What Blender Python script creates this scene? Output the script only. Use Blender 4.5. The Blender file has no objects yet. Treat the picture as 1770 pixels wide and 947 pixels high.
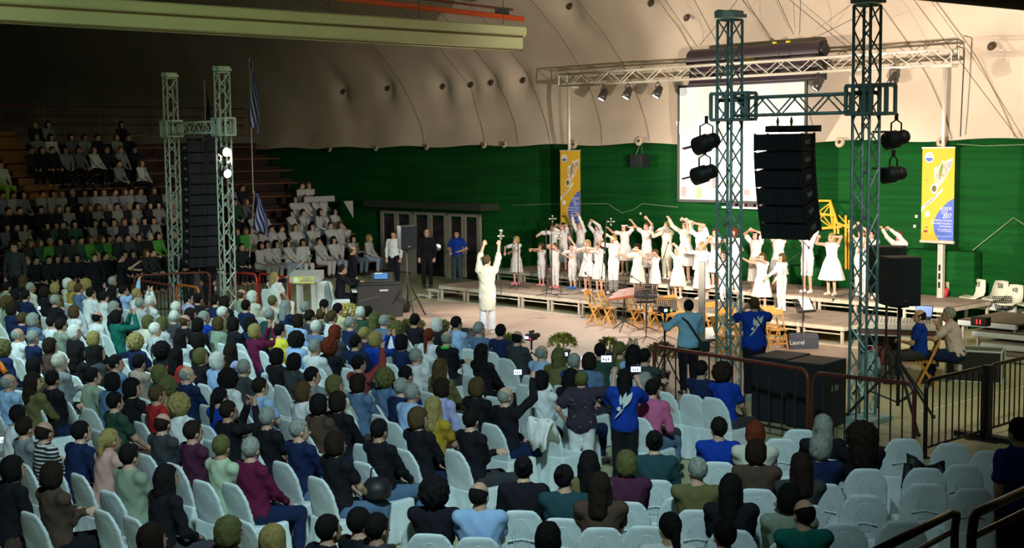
import bpy, math, random
import numpy as np
from mathutils import Vector, Matrix
random.seed(7)
C = bpy.context.scene.collection
SC = bpy.context.scene

# ------------------------------------------------------------------ camera
F=2350.; CX=885; CY=473.5; EYE=4.3; YH=256.
P=math.atan((CY-YH)/F); RHO=math.radians(.6)
FW=Vector((0,math.cos(P),-math.sin(P))); R0=Vector((1,0,0)); U0=Vector((0,math.sin(P),math.cos(P)))
RT=R0*math.cos(RHO)-U0*math.sin(RHO); UP=U0*math.cos(RHO)+R0*math.sin(RHO)
cam=bpy.data.cameras.new('camera'); cam.sensor_width=36; cam.lens=36*F/1770.; cam.clip_end=300
co=bpy.data.objects.new('camera',cam); C.objects.link(co)
co.matrix_world=Matrix(((RT.x,UP.x,-FW.x,0),(RT.y,UP.y,-FW.y,0),(RT.z,UP.z,-FW.z,EYE),(0,0,0,1)))
SC.camera=co
def ray(px,py): return FW+RT*((px-CX)/F)+UP*((CY-py)/F)
def G(px,py,z=0):
    r=ray(px,py); t=(z-EYE)/r.z; return Vector((r.x*t,r.y*t,z))
def A(px,py,Y):
    r=ray(px,py); t=Y/r.y; return Vector((r.x*t,Y,EYE+r.z*t))
OX,OY=-2.15,38.6; TH=math.radians(47)
Uv=Vector((math.cos(TH),-math.sin(TH),0)); Vv=Vector((math.sin(TH),math.cos(TH),0))
def XY(U,V,z=0): return Vector((OX,OY,0))+Uv*U+Vv*V+Vector((0,0,z))
def onV(px,py,V):
    r=ray(px,py); t=(V+OX*Vv.x+OY*Vv.y)/(r.x*Vv.x+r.y*Vv.y); p=Vector((r.x*t,r.y*t,EYE+r.z*t))
    d=p-Vector((OX,OY,0)); return d.dot(Uv), p.z
SR=-TH                                   # rotation of everything square to the stage

# ------------------------------------------------------------------ world, exposure, added fill lights, stage spots
SC.view_settings.view_transform='Standard'; SC.view_settings.look='None'
SC.view_settings.gamma=1; SC.view_settings.exposure=0.0; SC.view_settings.use_curve_mapping=False
w=bpy.data.worlds.new('hall_air'); SC.world=w; w.use_nodes=True
w.node_tree.nodes['Background'].inputs[0].default_value=(.35,.75,.72,1)
w.node_tree.nodes['Background'].inputs[1].default_value=.022
def area(name,loc,target,size,energy,col):
    l=bpy.data.lights.new(name,'AREA'); l.energy=energy; l.color=col; l.shape='SQUARE'; l.size=size
    o=bpy.data.objects.new(name,l); C.objects.link(o); o.location=loc
    o.rotation_euler=(Vector(target)-Vector(loc)).to_track_quat('-Z','Y').to_euler(); return o
def spot(name,loc,target,energy,col,angle=60,blend=.6,size=.08):
    l=bpy.data.lights.new(name,'SPOT'); l.energy=energy; l.color=col; l.spot_size=math.radians(angle); l.spot_blend=blend; l.shadow_soft_size=size
    o=bpy.data.objects.new(name,l); C.objects.link(o); o.location=loc
    o.rotation_euler=(Vector(target)-Vector(loc)).to_track_quat('-Z','Y').to_euler(); return o
K=1.8
LC=(-7.6,35.4,4.05)
FILL_AREAS=[('added_fill_area',(-5,26,7.0),(-3.5,34.5,7.5),1.0,62,(.75,1,.45)),('added_fill_area',(-13,23,7.0),(-10,30.5,7.7),1.0,84,(.75,1,.6))]  # unseen area lights, added to brighten the roof beam
FILL_AREAS.append(('added_fill_area',(-13,28,9.5),(-12,58,7),5.0,46,(.95,.93,.68)))  # added fill that lifts the left membrane and the stands a little
FILL_SPOTS=[((0,3,12),(-2,20,0),8300,(.64,.94,1.0),56),((-10,16,12),(-7.5,26,0),8200,(.64,.95,1.0),68),((7,3,11),(4.5,16,0),6500,(.66,.94,.98),58),((9,15,9),(8.3,24.5,0),2300,(.95,.98,.66),50)]  # unseen overhead spots, added to light the audience and the desk crew
SPOTS=[('stage_spot',(LC[0],LC[1],4.15),XY(11.5,4,5.6),7800,(1,.84,.66),60),
       ('stage_spot',(-7.5,35.2,3.5),XY(8,1.5,1.4),1500,(1,.9,.78),52),
       ('stage_spot',(3.4,23.1,3.9),XY(7.5,2,1.3),1050,(1,.9,.78),46),
       ('stage_spot',(3.4,23.1,3.3),XY(4.0,1,1.0),1700,(1,.9,.8),44),
       ('stage_spot',(5.9,21.4,4.0),XY(11,4,5.6),4300,(1,.84,.68),80),
       ('stage_spot',(5.0,21.7,4.1),XY(12,2,1.2),1100,(1,.88,.75),50),
       ('stage_spot',(3.3,23.1,4.4),Vector((-5.2,38.5,1.0)),3000,(1,.93,.85),30),
       ('stage_spot',XY(3.0,3.2,5.9),Vector((-1,32,.2)),900,(1,.88,.76),75)]
for n,l,t,s,e,c in FILL_AREAS: area(n,l,t,s,e,c)
for l,t,e,c,a in FILL_SPOTS: spot('added_fill_spot',l,t,e,c,a,.9,.5)
for n,l,t,e,c,a in SPOTS: spot(n,l,t,e*K,c,a)

# ------------------------------------------------------------------ materials
MT={}
def M(name,col=(.5,.5,.5),rough=.6,metal=0,bump=0,bscale=40,var=0,vscale=3,emit=None,estr=0,alpha=None,trans=0,objcol=False,col2=None):
    if name in MT: return MT[name]
    m=bpy.data.materials.new(name); m.use_nodes=True; nt=m.node_tree; N=nt.nodes; L=nt.links; b=N['Principled BSDF']
    b.inputs['Base Color'].default_value=(*col,1); b.inputs['Roughness'].default_value=rough; b.inputs['Metallic'].default_value=metal
    if rough>=.85: b.inputs['Specular IOR Level'].default_value=.12
    if trans: b.inputs['Transmission Weight'].default_value=trans
    tc=N.new('ShaderNodeTexCoord')
    src=None
    if objcol:
        oi=N.new('ShaderNodeObjectInfo'); src=oi.outputs['Color']
    if var:
        n=N.new('ShaderNodeTexNoise'); n.inputs['Scale'].default_value=vscale; n.inputs['Detail'].default_value=5
        L.new(tc.outputs['Object'],n.inputs['Vector'])
        mx=N.new('ShaderNodeMix'); mx.data_type='RGBA'
        if col2: mx.blend_type='MIX'; mx.inputs[7].default_value=(*col2,1); 
        else: mx.blend_type='MULTIPLY'; mx.inputs[7].default_value=(1-var,1-var,1-var,1)
        if src: L.new(src,mx.inputs[6])
        else: mx.inputs[6].default_value=(*col,1)
        r=N.new('ShaderNodeValToRGB'); r.color_ramp.elements[0].position=.35; r.color_ramp.elements[1].position=.65
        L.new(n.outputs['Fac'],r.inputs[0]); L.new(r.outputs[0],mx.inputs[0]); src=mx.outputs[2]
    if src: L.new(src,b.inputs['Base Color'])
    if bump:
        n=N.new('ShaderNodeTexNoise'); n.inputs['Scale'].default_value=bscale; L.new(tc.outputs['Object'],n.inputs['Vector'])
        bp=N.new('ShaderNodeBump'); bp.inputs['Strength'].default_value=bump; bp.inputs['Distance'].default_value=.02
        L.new(n.outputs['Fac'],bp.inputs['Height']); L.new(bp.outputs['Normal'],b.inputs['Normal'])
    if emit: b.inputs['Emission Color'].default_value=(*emit,1); b.inputs['Emission Strength'].default_value=estr
    MT[name]=m; return m
cloth=M('cloth',objcol=True,rough=.9,bump=.2,bscale=25,var=.07,vscale=9)
skin=M('skin',objcol=True,rough=.55)
hairm=M('hair',objcol=True,rough=.85,bump=.4,bscale=60,var=.35,vscale=30)
eyem=M('eye',(.03,.02,.02),.3); lipm=M('lips',(.5,.16,.14),.5)
cover=M('chair_cover_cloth',(.70,.78,.78),.85,bump=.35,bscale=9,var=.12,vscale=5)
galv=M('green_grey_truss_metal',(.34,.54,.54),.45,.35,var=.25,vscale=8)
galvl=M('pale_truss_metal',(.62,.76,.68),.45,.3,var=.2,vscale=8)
alu=M('white_aluminium',(.72,.68,.6),.4,.35)
black=M('black_paint',(.012,.012,.014),.55,bump=.2)
blackc=M('black_cabinet',(.01,.012,.016),.6,bump=.4,bscale=120)
grille=M('speaker_grille',(.014,.02,.028),.5,.3,bump=.8,bscale=200)
rust=M('rust_red_paint',(.17,.035,.022),.35,var=.3,vscale=10)
darkrail=M('dark_rail_paint',(.03,.014,.014),.35,var=.3,vscale=10)
pine=M('yellow_wood',(.62,.30,.06),.45,var=.25,vscale=12)
rwood=M('red_wood',(.35,.1,.035),.4,var=.3,vscale=10)
deckm=M('stage_deck_board',(.30,.235,.185),.8,var=.3,vscale=2.5,bump=.2)
framem=M('stage_frame_metal',(.66,.58,.46),.5,.1,var=.2,vscale=6)
legm=M('stage_leg_metal',(.60,.52,.42),.5,.1,var=.3,vscale=9)
white=M('white_plastic',(.8,.8,.76),.4)
wcloth=M('white_cloth',(.85,.83,.8),.85,bump=.3,bscale=10)
chrome=M('chrome',(.6,.6,.6),.25,.9)
lampglow=M('lamp_glow',(1,1,1),.5,emit=(1,.93,.82),estr=14)
phoneglow=M('phone_screen_glow',(.3,.4,.6),.5,emit=(.62,.74,1),estr=1.6)
redled=M('red_led',(.5,0,0),.4,emit=(1,.02,.02),estr=4)
greenled=M('green_led',(0,.4,0),.4,emit=(.3,1,.05),estr=2)

# ------------------------------------------------------------------ mesh helpers
class MB:
    def __init__(s): s.v=[]; s.f=[]
    def add(s,vs,fs):
        n=len(s.v); s.v+= [tuple(v) for v in vs]; s.f+=[tuple(i+n for i in f) for f in fs]; return s
    def box(s,c,d,m=None):
        vs=[Vector((x*d[0]/2,y*d[1]/2,z*d[2]/2)) for x in(-1,1) for y in(-1,1) for z in(-1,1)]
        if m is not None: vs=[m@v for v in vs]
        c=Vector(c); return s.add([v+c for v in vs],[(0,1,3,2),(4,6,7,5),(0,4,5,1),(2,3,7,6),(0,2,6,4),(1,5,7,3)])
    def cyl(s,a,b,r,r2=None,n=8):
        a=Vector(a); b=Vector(b); r2=r if r2 is None else r2; d=(b-a)
        if d.length<1e-6: return s
        d.normalize(); x=d.orthogonal().normalized(); y=d.cross(x)
        vs=[]
        for p,q in((a,r),(b,r2)):
            for i in range(n):
                t=2*math.pi*i/n; vs.append(p+x*(q*math.cos(t))+y*(q*math.sin(t)))
        fs=[(i,(i+1)%n,n+(i+1)%n,n+i) for i in range(n)]+[tuple(range(n))[::-1],tuple(range(n,2*n))]
        return s.add(vs,fs)
    def tube(s,pts,r,n=8):
        pts=[Vector(p) for p in pts]
        rings=[];x=None
        for i,p in enumerate(pts):
            d=(pts[min(i+1,len(pts)-1)]-pts[max(i-1,0)]).normalized()
            x=d.orthogonal().normalized() if x is None else (x-d*x.dot(d)).normalized()
            y=d.cross(x); rings.append([p+x*(r*math.cos(2*math.pi*k/n))+y*(r*math.sin(2*math.pi*k/n)) for k in range(n)])
        vs=[v for g in rings for v in g]; fs=[]
        for i in range(len(rings)-1):
            for k in range(n): fs.append((i*n+k,i*n+(k+1)%n,(i+1)*n+(k+1)%n,(i+1)*n+k))
        fs+= [tuple(range(n))[::-1],tuple(range((len(rings)-1)*n,len(rings)*n))]
        return s.add(vs,fs)
    def lathe(s,prof,c=(0,0,0),n=20,m=None):
        c=Vector(c); vs=[]
        for r,z in prof:
            for k in range(n):
                v=Vector((r*math.cos(2*math.pi*k/n),r*math.sin(2*math.pi*k/n),z))
                vs.append(c+(m@v if m is not None else v))
        fs=[(i*n+k,i*n+(k+1)%n,(i+1)*n+(k+1)%n,(i+1)*n+k) for i in range(len(prof)-1) for k in range(n)]
        return s.add(vs,fs)
    def prism(s,poly,t,m=None,c=(0,0,0)):          # polygon in local XZ, thickness t along Y
        n=len(poly); c=Vector(c)
        vs=[Vector((x,-t/2,z)) for x,z in poly]+[Vector((x,t/2,z)) for x,z in poly]
        if m is not None: vs=[m@v for v in vs]
        return s.add([v+c for v in vs],[tuple(range(n)),tuple(range(n,2*n))[::-1]]+[((i+1)%n,i,n+i,n+(i+1)%n) for i in range(n)])
    def grid(s,pts):                                  # rows x cols of points
        r=len(pts); c=len(pts[0])
        return s.add([p for row in pts for p in row],[(i*c+j,i*c+j+1,(i+1)*c+j+1,(i+1)*c+j) for i in range(r-1) for j in range(c-1)])
    def mesh(s,name,mat):
        me=bpy.data.meshes.new(name); me.from_pydata(s.v,[],s.f); me.update()
        if mat: me.materials.append(mat)
        return me
    def build(s,name,mat,parent=None,smooth=False,bevel=0,solid=0,label=None):
        me=s.mesh(name,mat)
        if smooth: me.shade_smooth()
        o=link(name,me,parent)
        if solid: q=o.modifiers.new('s','SOLIDIFY'); q.thickness=solid; q.offset=0
        if bevel: q=o.modifiers.new('b','BEVEL'); q.width=bevel; q.segments=2; q.limit_method='ANGLE'
        if label: o['label']=label
        return o
def link(name,me,parent=None,color=None,loc=None,rot=None):
    o=bpy.data.objects.new(name,me); C.objects.link(o)
    if parent: o.parent=parent
    if color: o.color=(*color,1)
    if loc is not None: o.location=loc
    if rot is not None: o.rotation_euler=rot
    return o
LABELS=set()
def thing(name,label,cat,loc=(0,0,0),rz=0,group=None):
    o=bpy.data.objects.new(name,None); C.objects.link(o); o.location=loc; o.rotation_euler=(0,0,rz); o.empty_display_size=.1
    return tag(o,label,cat,group)
def tag(o,label,cat,group=None):
    o['label']=label; o['category']=cat
    if group: o['group']=group
    return o
def struct(o): o['kind']='structure'; return o
def copy_tree(o,parent=None):
    c=o.copy(); C.objects.link(c); c.parent=parent
    for ch in o.children: copy_tree(ch,c)
    return c
def ident(x,y,z): return Matrix(((x[0],y[0],z[0]),(x[1],y[1],z[1]),(x[2],y[2],z[2])))
def RZ(a): return Matrix.Rotation(a,3,'Z')
def RX(a): return Matrix.Rotation(a,3,'X')
def RY(a): return Matrix.Rotation(a,3,'Y')
def text(body,size,mat,parent,loc,rot,name='lettering',align='CENTER',depth=.002,sx=1):
    cu=bpy.data.curves.new(name,'FONT'); cu.body=body; cu.size=size; cu.extrude=depth; cu.align_x=align; cu.align_y='CENTER'; cu.space_line=.95
    t=bpy.data.objects.new('t',cu); C.objects.link(t)
    dg=bpy.context.evaluated_depsgraph_get(); me=bpy.data.meshes.new_from_object(t.evaluated_get(dg)); bpy.data.objects.remove(t)
    me.materials.clear(); me.materials.append(mat)
    o=link(name,me,parent,loc=loc,rot=rot); o.scale=(sx,1,1); return o
# ------------------------------------------------------------------ setting
def noisefloor(name,c1,c2,sc):
    m=M(name,c1,.55,var=.5,vscale=sc,col2=c2); return m
court=noisefloor('court_floor',(.36,.37,.20),(.46,.45,.27),.35)
struct(MB().grid([[(-45,-5,0),(45,-5,0)],[(-45,85,0),(45,85,0)]]).build('floor',court))
# brown board covering laid over the court in front of the stage
matm=M('brown_floor_boards',(.42,.30,.235),.6,var=.5,vscale=.6,col2=(.50,.37,.30))
mp=[G(640,541),G(745,522),XY(-.2,0),XY(14.6,0),XY(16.0,-1.5),G(1475,655),G(1180,700),G(640,615),G(470,590)]
n_=len(mp); mbm=MB().add([(p.x,p.y,.004) for p in mp]+[(p.x,p.y,.028) for p in mp],[tuple(range(n_,2*n_))]+[(i,(i+1)%n_,n_+(i+1)%n_,n_+i) for i in range(n_)])
struct(mbm.build('floor_covering',matm))
wl=M('court_line_paint',(.62,.62,.5),.6)
for a,b in((G(1590,712),G(1770,668)),(G(1600,790),G(1770,735))):
    d=(b-a).normalized(); n=d.cross(Vector((0,0,1)))*.03; b=b+d*6
    struct(MB().add([(p.x,p.y,.003) for p in(a-n,a+n,b+n,b-n)],[(0,1,2,3)]).build('floor_line',wl))
# green lower wall
WV=4.9; WZ=4.42
def greenmat():
    m=bpy.data.materials.new('green_netting_wall'); m.use_nodes=True; N=m.node_tree.nodes; L=m.node_tree.links; b=N['Principled BSDF']
    tc=N.new('ShaderNodeTexCoord'); mp=N.new('ShaderNodeMapping'); mp.inputs['Scale'].default_value=(.25,.25,6)
    n=N.new('ShaderNodeTexNoise'); n.inputs['Scale'].default_value=1.6; n.inputs['Detail'].default_value=6
    r=N.new('ShaderNodeValToRGB'); r.color_ramp.elements[0].color=(.003,.045,.009,1); r.color_ramp.elements[1].color=(.005,.078,.013,1)
    r.color_ramp.elements[0].position=.3; r.color_ramp.elements[1].position=.7
    L.new(tc.outputs['Object'],mp.inputs[0]); L.new(mp.outputs[0],n.inputs['Vector']); L.new(n.outputs['Fac'],r.inputs[0]); L.new(r.outputs[0],b.inputs['Base Color'])
    b.inputs['Roughness'].default_value=.85; b.inputs['Specular IOR Level'].default_value=.1; return m
green=greenmat()
rows=[]
for k in range(9):
    z=WZ*k/8
    rows.append([tuple(XY(u_,WV+.03*math.sin(u_*2.1)*math.sin(k*.4)+.02*math.sin(u_*5+k),z)) for u_ in np.arange(-60,32,.5)])
struct(MB().grid(rows).build('wall_back',green,smooth=True,solid=.04))
# membrane of the air hall
memb=M('dome_membrane',(.64,.54,.44),.75,var=.22,vscale=.5,bump=.15,bscale=2)
prof=[(4.70,4.38),(4.95,5.0),(5.08,5.8),(5.0,6.7),(4.7,7.6),(4.1,8.6),(2.6,10.0),(-.5,11.1),(-3.5,12.6),(-8,14.0),(-14,14.6),(-22,14.2),(-30,12.5),(-40,8),(-44,0)]
def pinterp(t):
    i=min(int(t),len(prof)-2); f=t-i; return prof[i][0]*(1-f)+prof[i+1][0]*f, prof[i][1]*(1-f)+prof[i+1][1]*f
dimples=[onV(x,y,4.5) for x,y in((1690,78),(993,12),(878,138),(823,142),(788,146),(740,149),(645,152),(568,158),(1180,30),(1130,6))]
def mem(u_,t):
    V,z=pinterp(t); b=0
    for du,dz in dimples:
        r2=((u_-du)**2+(z-dz)**2)/.16
        if r2<9: b+=.20*math.exp(-r2)
        a_=(u_-du)*.88+(z-dz)*.47; c_=-(u_-du)*.47+(z-dz)*.88
        if abs(a_)<1.2 and abs(c_)<3.5: b+=.10*math.exp(-(a_/.35)**2)*math.exp(-(c_/1.3)**2)
    b+=.05*math.sin(u_*1.75)*math.exp(-((z-4.4)/1.3)**2); z+=.035*math.cos(u_*1.75)*math.exp(-((z-4.38)/.3)**2)
    return XY(u_,V+b,z)
ts=[k*.25 for k in range(0,36)]+[9+k for k in range(0,6)]
struct(MB().grid([[tuple(mem(u_,t)) for u_ in np.arange(-60,32,.25)] for t in ts]).build('ceiling',memb,smooth=True))
seamm=M('membrane_seam',(.25,.2,.15),.8)
for i,(x0,x1) in enumerate([(1050,925),(1130,1052),(1265,1180),(1420,1330),(1655,1560),(1760,1700),(960,885),(845,768),(905,835),(740,668)]):
    ua,_=onV(x0,246,4.9); pts=[]
    for k in range(0,30):
        t=.05+k*.25
        if t>8: break
        V,z=pinterp(t); uu=ua-(z-4.4)*(.52+.02*i); pts.append(mem(uu,t)-Vv*.015)
    struct(MB().tube(pts,.011,5).build('trim_%d'%(i+1),seamm,smooth=True))
# end wall behind the grandstand (far left)
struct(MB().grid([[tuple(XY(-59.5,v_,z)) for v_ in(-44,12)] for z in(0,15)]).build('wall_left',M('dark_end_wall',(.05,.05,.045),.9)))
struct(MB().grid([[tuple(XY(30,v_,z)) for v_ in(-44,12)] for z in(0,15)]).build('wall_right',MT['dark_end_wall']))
struct(MB().grid([[(x,-5,z) for x in(-45,45)] for z in(0,15)]).build('wall_front',MT['dark_end_wall']))

# anchor discs along the top of the green wall, dark dimple plates on the membrane
discm=M('anchor_disc_foam',(.45,.37,.27),.85); dimm=M('dimple_plate',(.05,.035,.02),.8)
discs=[(650,256),(738,254),(837,251),(872,250),(992,250),(1105,244),(1628,246),(1452,246),(570,258)]
for i,(x,y) in enumerate(discs):
    u_,z=onV(x,y,4.60); loc=XY(u_,4.60,z); r=.10 if x<900 else .13
    t=thing('membrane_anchor_disc',['far left','second from left','third from left','fourth from left','above the left yellow banner','above the small black wall speaker','behind the pole of the right yellow banner','right of the black hanging speaker array','leftmost, in the dark above the exit'][i],'anchor disc',loc,SR,'anchor discs on the green wall edge')
    t['label']={0:'round foam anchor disc on wall edge, second from the left end',1:'round foam anchor disc on wall edge, third from the left end',2:'round foam anchor disc on wall edge, fourth from the left end',3:'round foam anchor disc on wall edge, fifth from the left end',4:'round anchor disc on wall edge above the left yellow banner',5:'round anchor disc directly above the small black wall speaker',6:'round anchor disc behind the pole of the right yellow banner',7:'round anchor disc on wall edge right of the big speaker array',8:'round foam anchor disc at the dark left end of the wall edge'}[i]
    m=RX(math.radians(75))
    MB().lathe([(0,.02),(r*.5,.04),(r,.03),(r*1.05,0),(r,-.02),(0,-.03)],n=20,m=m).build('disc',discm,t,smooth=True)
    MB().lathe([(0,.045),(r*.35,.05),(r*.38,.03)],n=14,m=m).build('bolt_plate',dimm,t,smooth=True)
for i,(du,dz) in enumerate(dimples):
    V=None
    for k in range(200):
        vv,zz=pinterp(k*.04)
        if zz>=dz: V=vv; break
    loc=XY(du,V+.13,dz)
    names=['on the membrane at the far right','at the top edge above the left end of the lighting truss','right end of the row of five over the exit','fourth of the row of five over the exit','third of the row of five over the exit','second of the row of five over the exit','left of the row of five over the exit','leftmost, in the dark over the stands','above the left end of the screen housing','at the top edge left of the square truss tower']
    t=thing('membrane_cable_plate','dark round cable plate '+names[i],'cable plate',loc,SR,'dark cable plates on the membrane')
    mm=RX(math.radians(70))
    MB().lathe([(0,.06),(.05,.05),(.10,.02),(.11,0)],n=16,m=mm).build('plate',dimm,t,smooth=True)
    MB().cyl((0,0,0),(0,-.06,-.01),.02).build('bolt',chrome,t)
# thin guy cables above the screen
cabm=M('steel_cable',(.05,.04,.03),.6,.3)
cab=[((1150,0),(1205,80),5.0),((1275,0),(1210,78),5.0),((1345,0),(1372,60),4.3),((1365,0),(1500,110),4.3),((1200,0),(1240,75),4.2),((1290,0),(1350,100),4.3),((1384,0),(1382,60),4.2),((1580,0),(1760,240),4.4),((1500,20),(1415,62),4.3)]
for i,(a,b,V) in enumerate(cab):
    ua,za=onV(a[0],a[1],V-1.3); ub,zb=onV(b[0],b[1],V-.2)
    o=MB().cyl(XY(ua,V-1.3,za),XY(ub,V-.2,zb),.008,n=5).build('guy_cable',cabm)
    tag(o,['thin dark cable running down to the left corner of the screen housing','thin cable crossing from upper right to the left housing corner','black cable running down to the yellow clamps on the screen housing','long thin cable running down right behind the right square tower','thin cable passing just left of the top of the left square tower','thin cable slanting down over the middle of the screen housing','thin vertical cable above the right half of the screen housing','long thin cable slanting to the right edge of the membrane','thin cable slanting down left to the right end of the housing'][i],'cable','guy cables over the screen')
# beam with fabric cover top left and orange pipe
beamm=M('beam_fabric',(.50,.56,.33),.7,var=.1,vscale=1); lipd=M('beam_brown_strip',(.12,.08,.03),.8)  # lipd is the brown of the middle strip and bottom batten
e=A(893,68,37.5); s_=A(-140,6,29.2); d=(e-s_); L_=d.length; rz=math.atan2(d.y,d.x)
t=thing('roof_beam','long pale green fabric covered roof beam crossing the upper left','beam',s_,rz); sl=math.asin(d.z/L_)
t.rotation_euler=(0,-sl,rz)
def prof_sweep(pts,x0,x1,n=24,sag=0):
    return [[(x0+(x1-x0)*k/n,p[0],p[1]+sag*math.sin(math.pi*k/n)) for k in range(n+1)] for p in pts]
MB().grid(prof_sweep([(.0,-.30),(-.30,-.27),(-.32,.0),(-.30,.03),(.3,.03),(.3,-.3),(0,-.3)],0,L_)).build('lower_face',beamm,t,smooth=False)
MB().grid(prof_sweep([(-.28,.04),(-.30,.08),(-.34,.12),(-.33,.30),(-.25,.34),(.3,.34),(.3,.04),(-.28,.04)],0,L_+.1)).build('upper_roll',beamm,t)
MB().box((L_/2,-.29,.045),(L_,.06,.05)).build('gap_strip',lipd,t)
MB().box((L_/2,-.30,-.315),(L_,.05,.025)).build('bottom_batten',lipd,t)
for k in range(5): MB().cyl((L_*(.28+.17*k),-.25,.35),(L_*(.28+.17*k),-.25,1.2),.008).build('hanger',cabm,t)
orange=M('orange_pipe_paint',(.62,.09,.015),.4)
e=A(905,33,38.5); s_=A(560,-6,35.5)
e2=s_+(s_-e)*1.0
t=thing('orange_pipe','bright orange pipe above the pale roof beam','pipe',(0,0,0)); MB().cyl(e2,e,.075,n=14).build('pipe',orange,t,smooth=True)
MB().cyl(e2+Vector((0,.2,.28)),e+Vector((-.3,.2,.28)),.035).build('upper_rod',rust,t)
MB().box(e+Vector((-.6,0,.2)),(.4,.2,.2)).build('bracket',black,t)
e=A(1775,1,22); s_=A(1590,-17,22)
tag(MB().cyl(s_-(e-s_)*.3,e+(e-s_)*.5,.16,n=18).build('duct',M('dark_duct',(.035,.018,.014),.7),smooth=True),'dark round duct end in the top right corner','duct')

# ------------------------------------------------------------------ stage platforms
def platform(U,V,zt,wu,dv,label,z0=0,cat='stage platform',steps=False,grp='stage platforms'):
    t=thing('stage_platform',label,cat,XY(U,V,0),SR,grp)
    MB().box((wu/2,dv/2,zt-.02),(wu-.012,dv-.012,.04)).build('deck',deckm,t)
    m=MB()
    for y in(.02,dv-.02): m.box((wu/2,y,zt-.075),(wu-.01,.04,.085))
    for x in(.02,wu-.02): m.box((x,dv/2,zt-.075),(.04,dv-.08,.085))
    m.build('frame',framem,t)
    for x in(.07,wu-.07):
        for y in(.06,dv-.06): MB().box((x,y,(zt-.11)/2+z0/2),(.055,.055,zt-.11-z0)).build('leg',legm,t)
    m=MB().cyl((.07,.05,zt-.2),(wu-.07,.05,zt-.2),.015); m.build('rail',framem,t)
    return t
words=['first','second','third','fourth','fifth','sixth','seventh','eighth','ninth','tenth','eleventh','twelfth','thirteenth','fourteenth','fifteenth']
W1=1.12
for k in range(12):
    platform(.02+W1*k,.05,.45,W1,2.1,'low front stage platform, %s from the left end'%words[k])
for k in range(13):
    platform(.1+W1*k,2.17,.75,W1,2.0,'high rear stage platform, %s from the left end'%words[k])
# floor plate strip under the front edge
tag(MB().box(XY(7.1,-.06,.03),(13.9,.16,.05),RZ(SR)).build('stage_sill',framem),'long pale sill board on the floor along the stage front','sill')
# side steps left
for k,(U,h,l) in enumerate([(-.55,.28,'upper wooden step at the left end of the stage'),(-1.05,.1,'lower wooden step at the left end of the stage')]):
    t=thing('stage_step',l,'step',XY(U,.1,0),SR)
    MB().box((.25,.6,h-.03),(.5,1.2,.06)).build('tread',framem,t)
    for x in(.04,.46):
        for y in(.05,1.15): MB().box((x,y,(h-.06)/2),(.05,.05,h-.06)).build('leg',legm,t)
# stepped platforms right of the stage
steel=M('white_channel_steel',(.55,.62,.62),.5,.2)
def bench(px,py,z,wu,dv,label):
    p=G(px,py,z); t=thing('tiered_step',label,'tiered step',(p.x,p.y,0),SR,'tiered steps right of the stage')
    MB().box((wu/2,dv/2,z-.015),(wu,dv,.03)).build('deck',M('dark_step_board',(.16,.13,.09),.8,var=.3,vscale=4),t)
    MB().box((wu/2,.04,z-.06),(wu,.09,.12)).build('edge_channel',steel,t,bevel=.02)
    for x in(.08,wu-.08):
        for y in(.1,dv-.1): MB().box((x,y,(z-.03)/2),(.05,.05,z-.03)).build('leg',legm,t)
bench(1655,552,.62,1.3,1.9,'tiered step with the small red display on it')
bench(1680,571,.45,1.3,1.9,'tiered step one down from the red display')
bench(1695,591,.28,1.6,1.9,'lowest tiered step but one, right of the mixing desk')
bench(1722,613,.14,1.5,1.6,'lowest tiered step nearest the right fence')
p=G(1693,560,.68)
t=thing('display_box','small black box with glowing red display digits on a tiered step','display box',(p.x,p.y,.64),SR)
MB().box((0,.05,.09),(.34,.2,.18)).build('case',black,t,bevel=.01)
for x in(-.03,.04): MB().box((x,-.055,.09),(.022,.01,.09)).build('digit',redled,t)
# green covered ledge at the wall behind the choir
t=thing('padded_ledge','green covered ledge at the foot of the wall behind the choir','ledge',XY(9.0,4.35,.0),SR)
MB().box((1.5,.25,.6),(3.3,.5,1.2)).build('body',green,t,bevel=.02)
MB().box((4.2,.22,.9),(1.8,.4,1.8)).build('tall_section',green,t,bevel=.05)
# yellow folded frame behind the singers (between array and tower)
ym=M('yellow_frame_paint',(.75,.38,.02),.4)
def yel(*pp): return [XY(*(lambda q:(q[0],4.45,q[1]))(onV(x,y,4.45))) for x,y in pp]
t=thing('yellow_goal_frame','yellow folded steel frame by the wall behind the dancing choir','steel frame',(0,0,0))
m=MB()
for a in [[(1405,347),(1435,347),(1447,385),(1470,395)],[(1405,347),(1405,400)],[(1435,347),(1440,396)],[(1405,396),(1455,392)],[(1412,370),(1445,372)]]: m.tube(yel(*a),.035,8)
m.build('main_tube',ym,t,smooth=True)
m=MB()
for a in [[(1407,352),(1438,392)],[(1436,352),(1408,392)],[(1408,372),(1436,350)],[(1408,372),(1438,394)],[(1450,372),(1468,392)]]: m.tube(yel(*a),.018,6)
m.build('brace',ym,t,smooth=True)
for x,y0,y1 in((1443,375,404),(1449,384,404),(1462,372,474),(1468,380,470)): MB().tube(yel((x,y0),(x,y1)),.03,8).build('post',ym,t)
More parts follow.
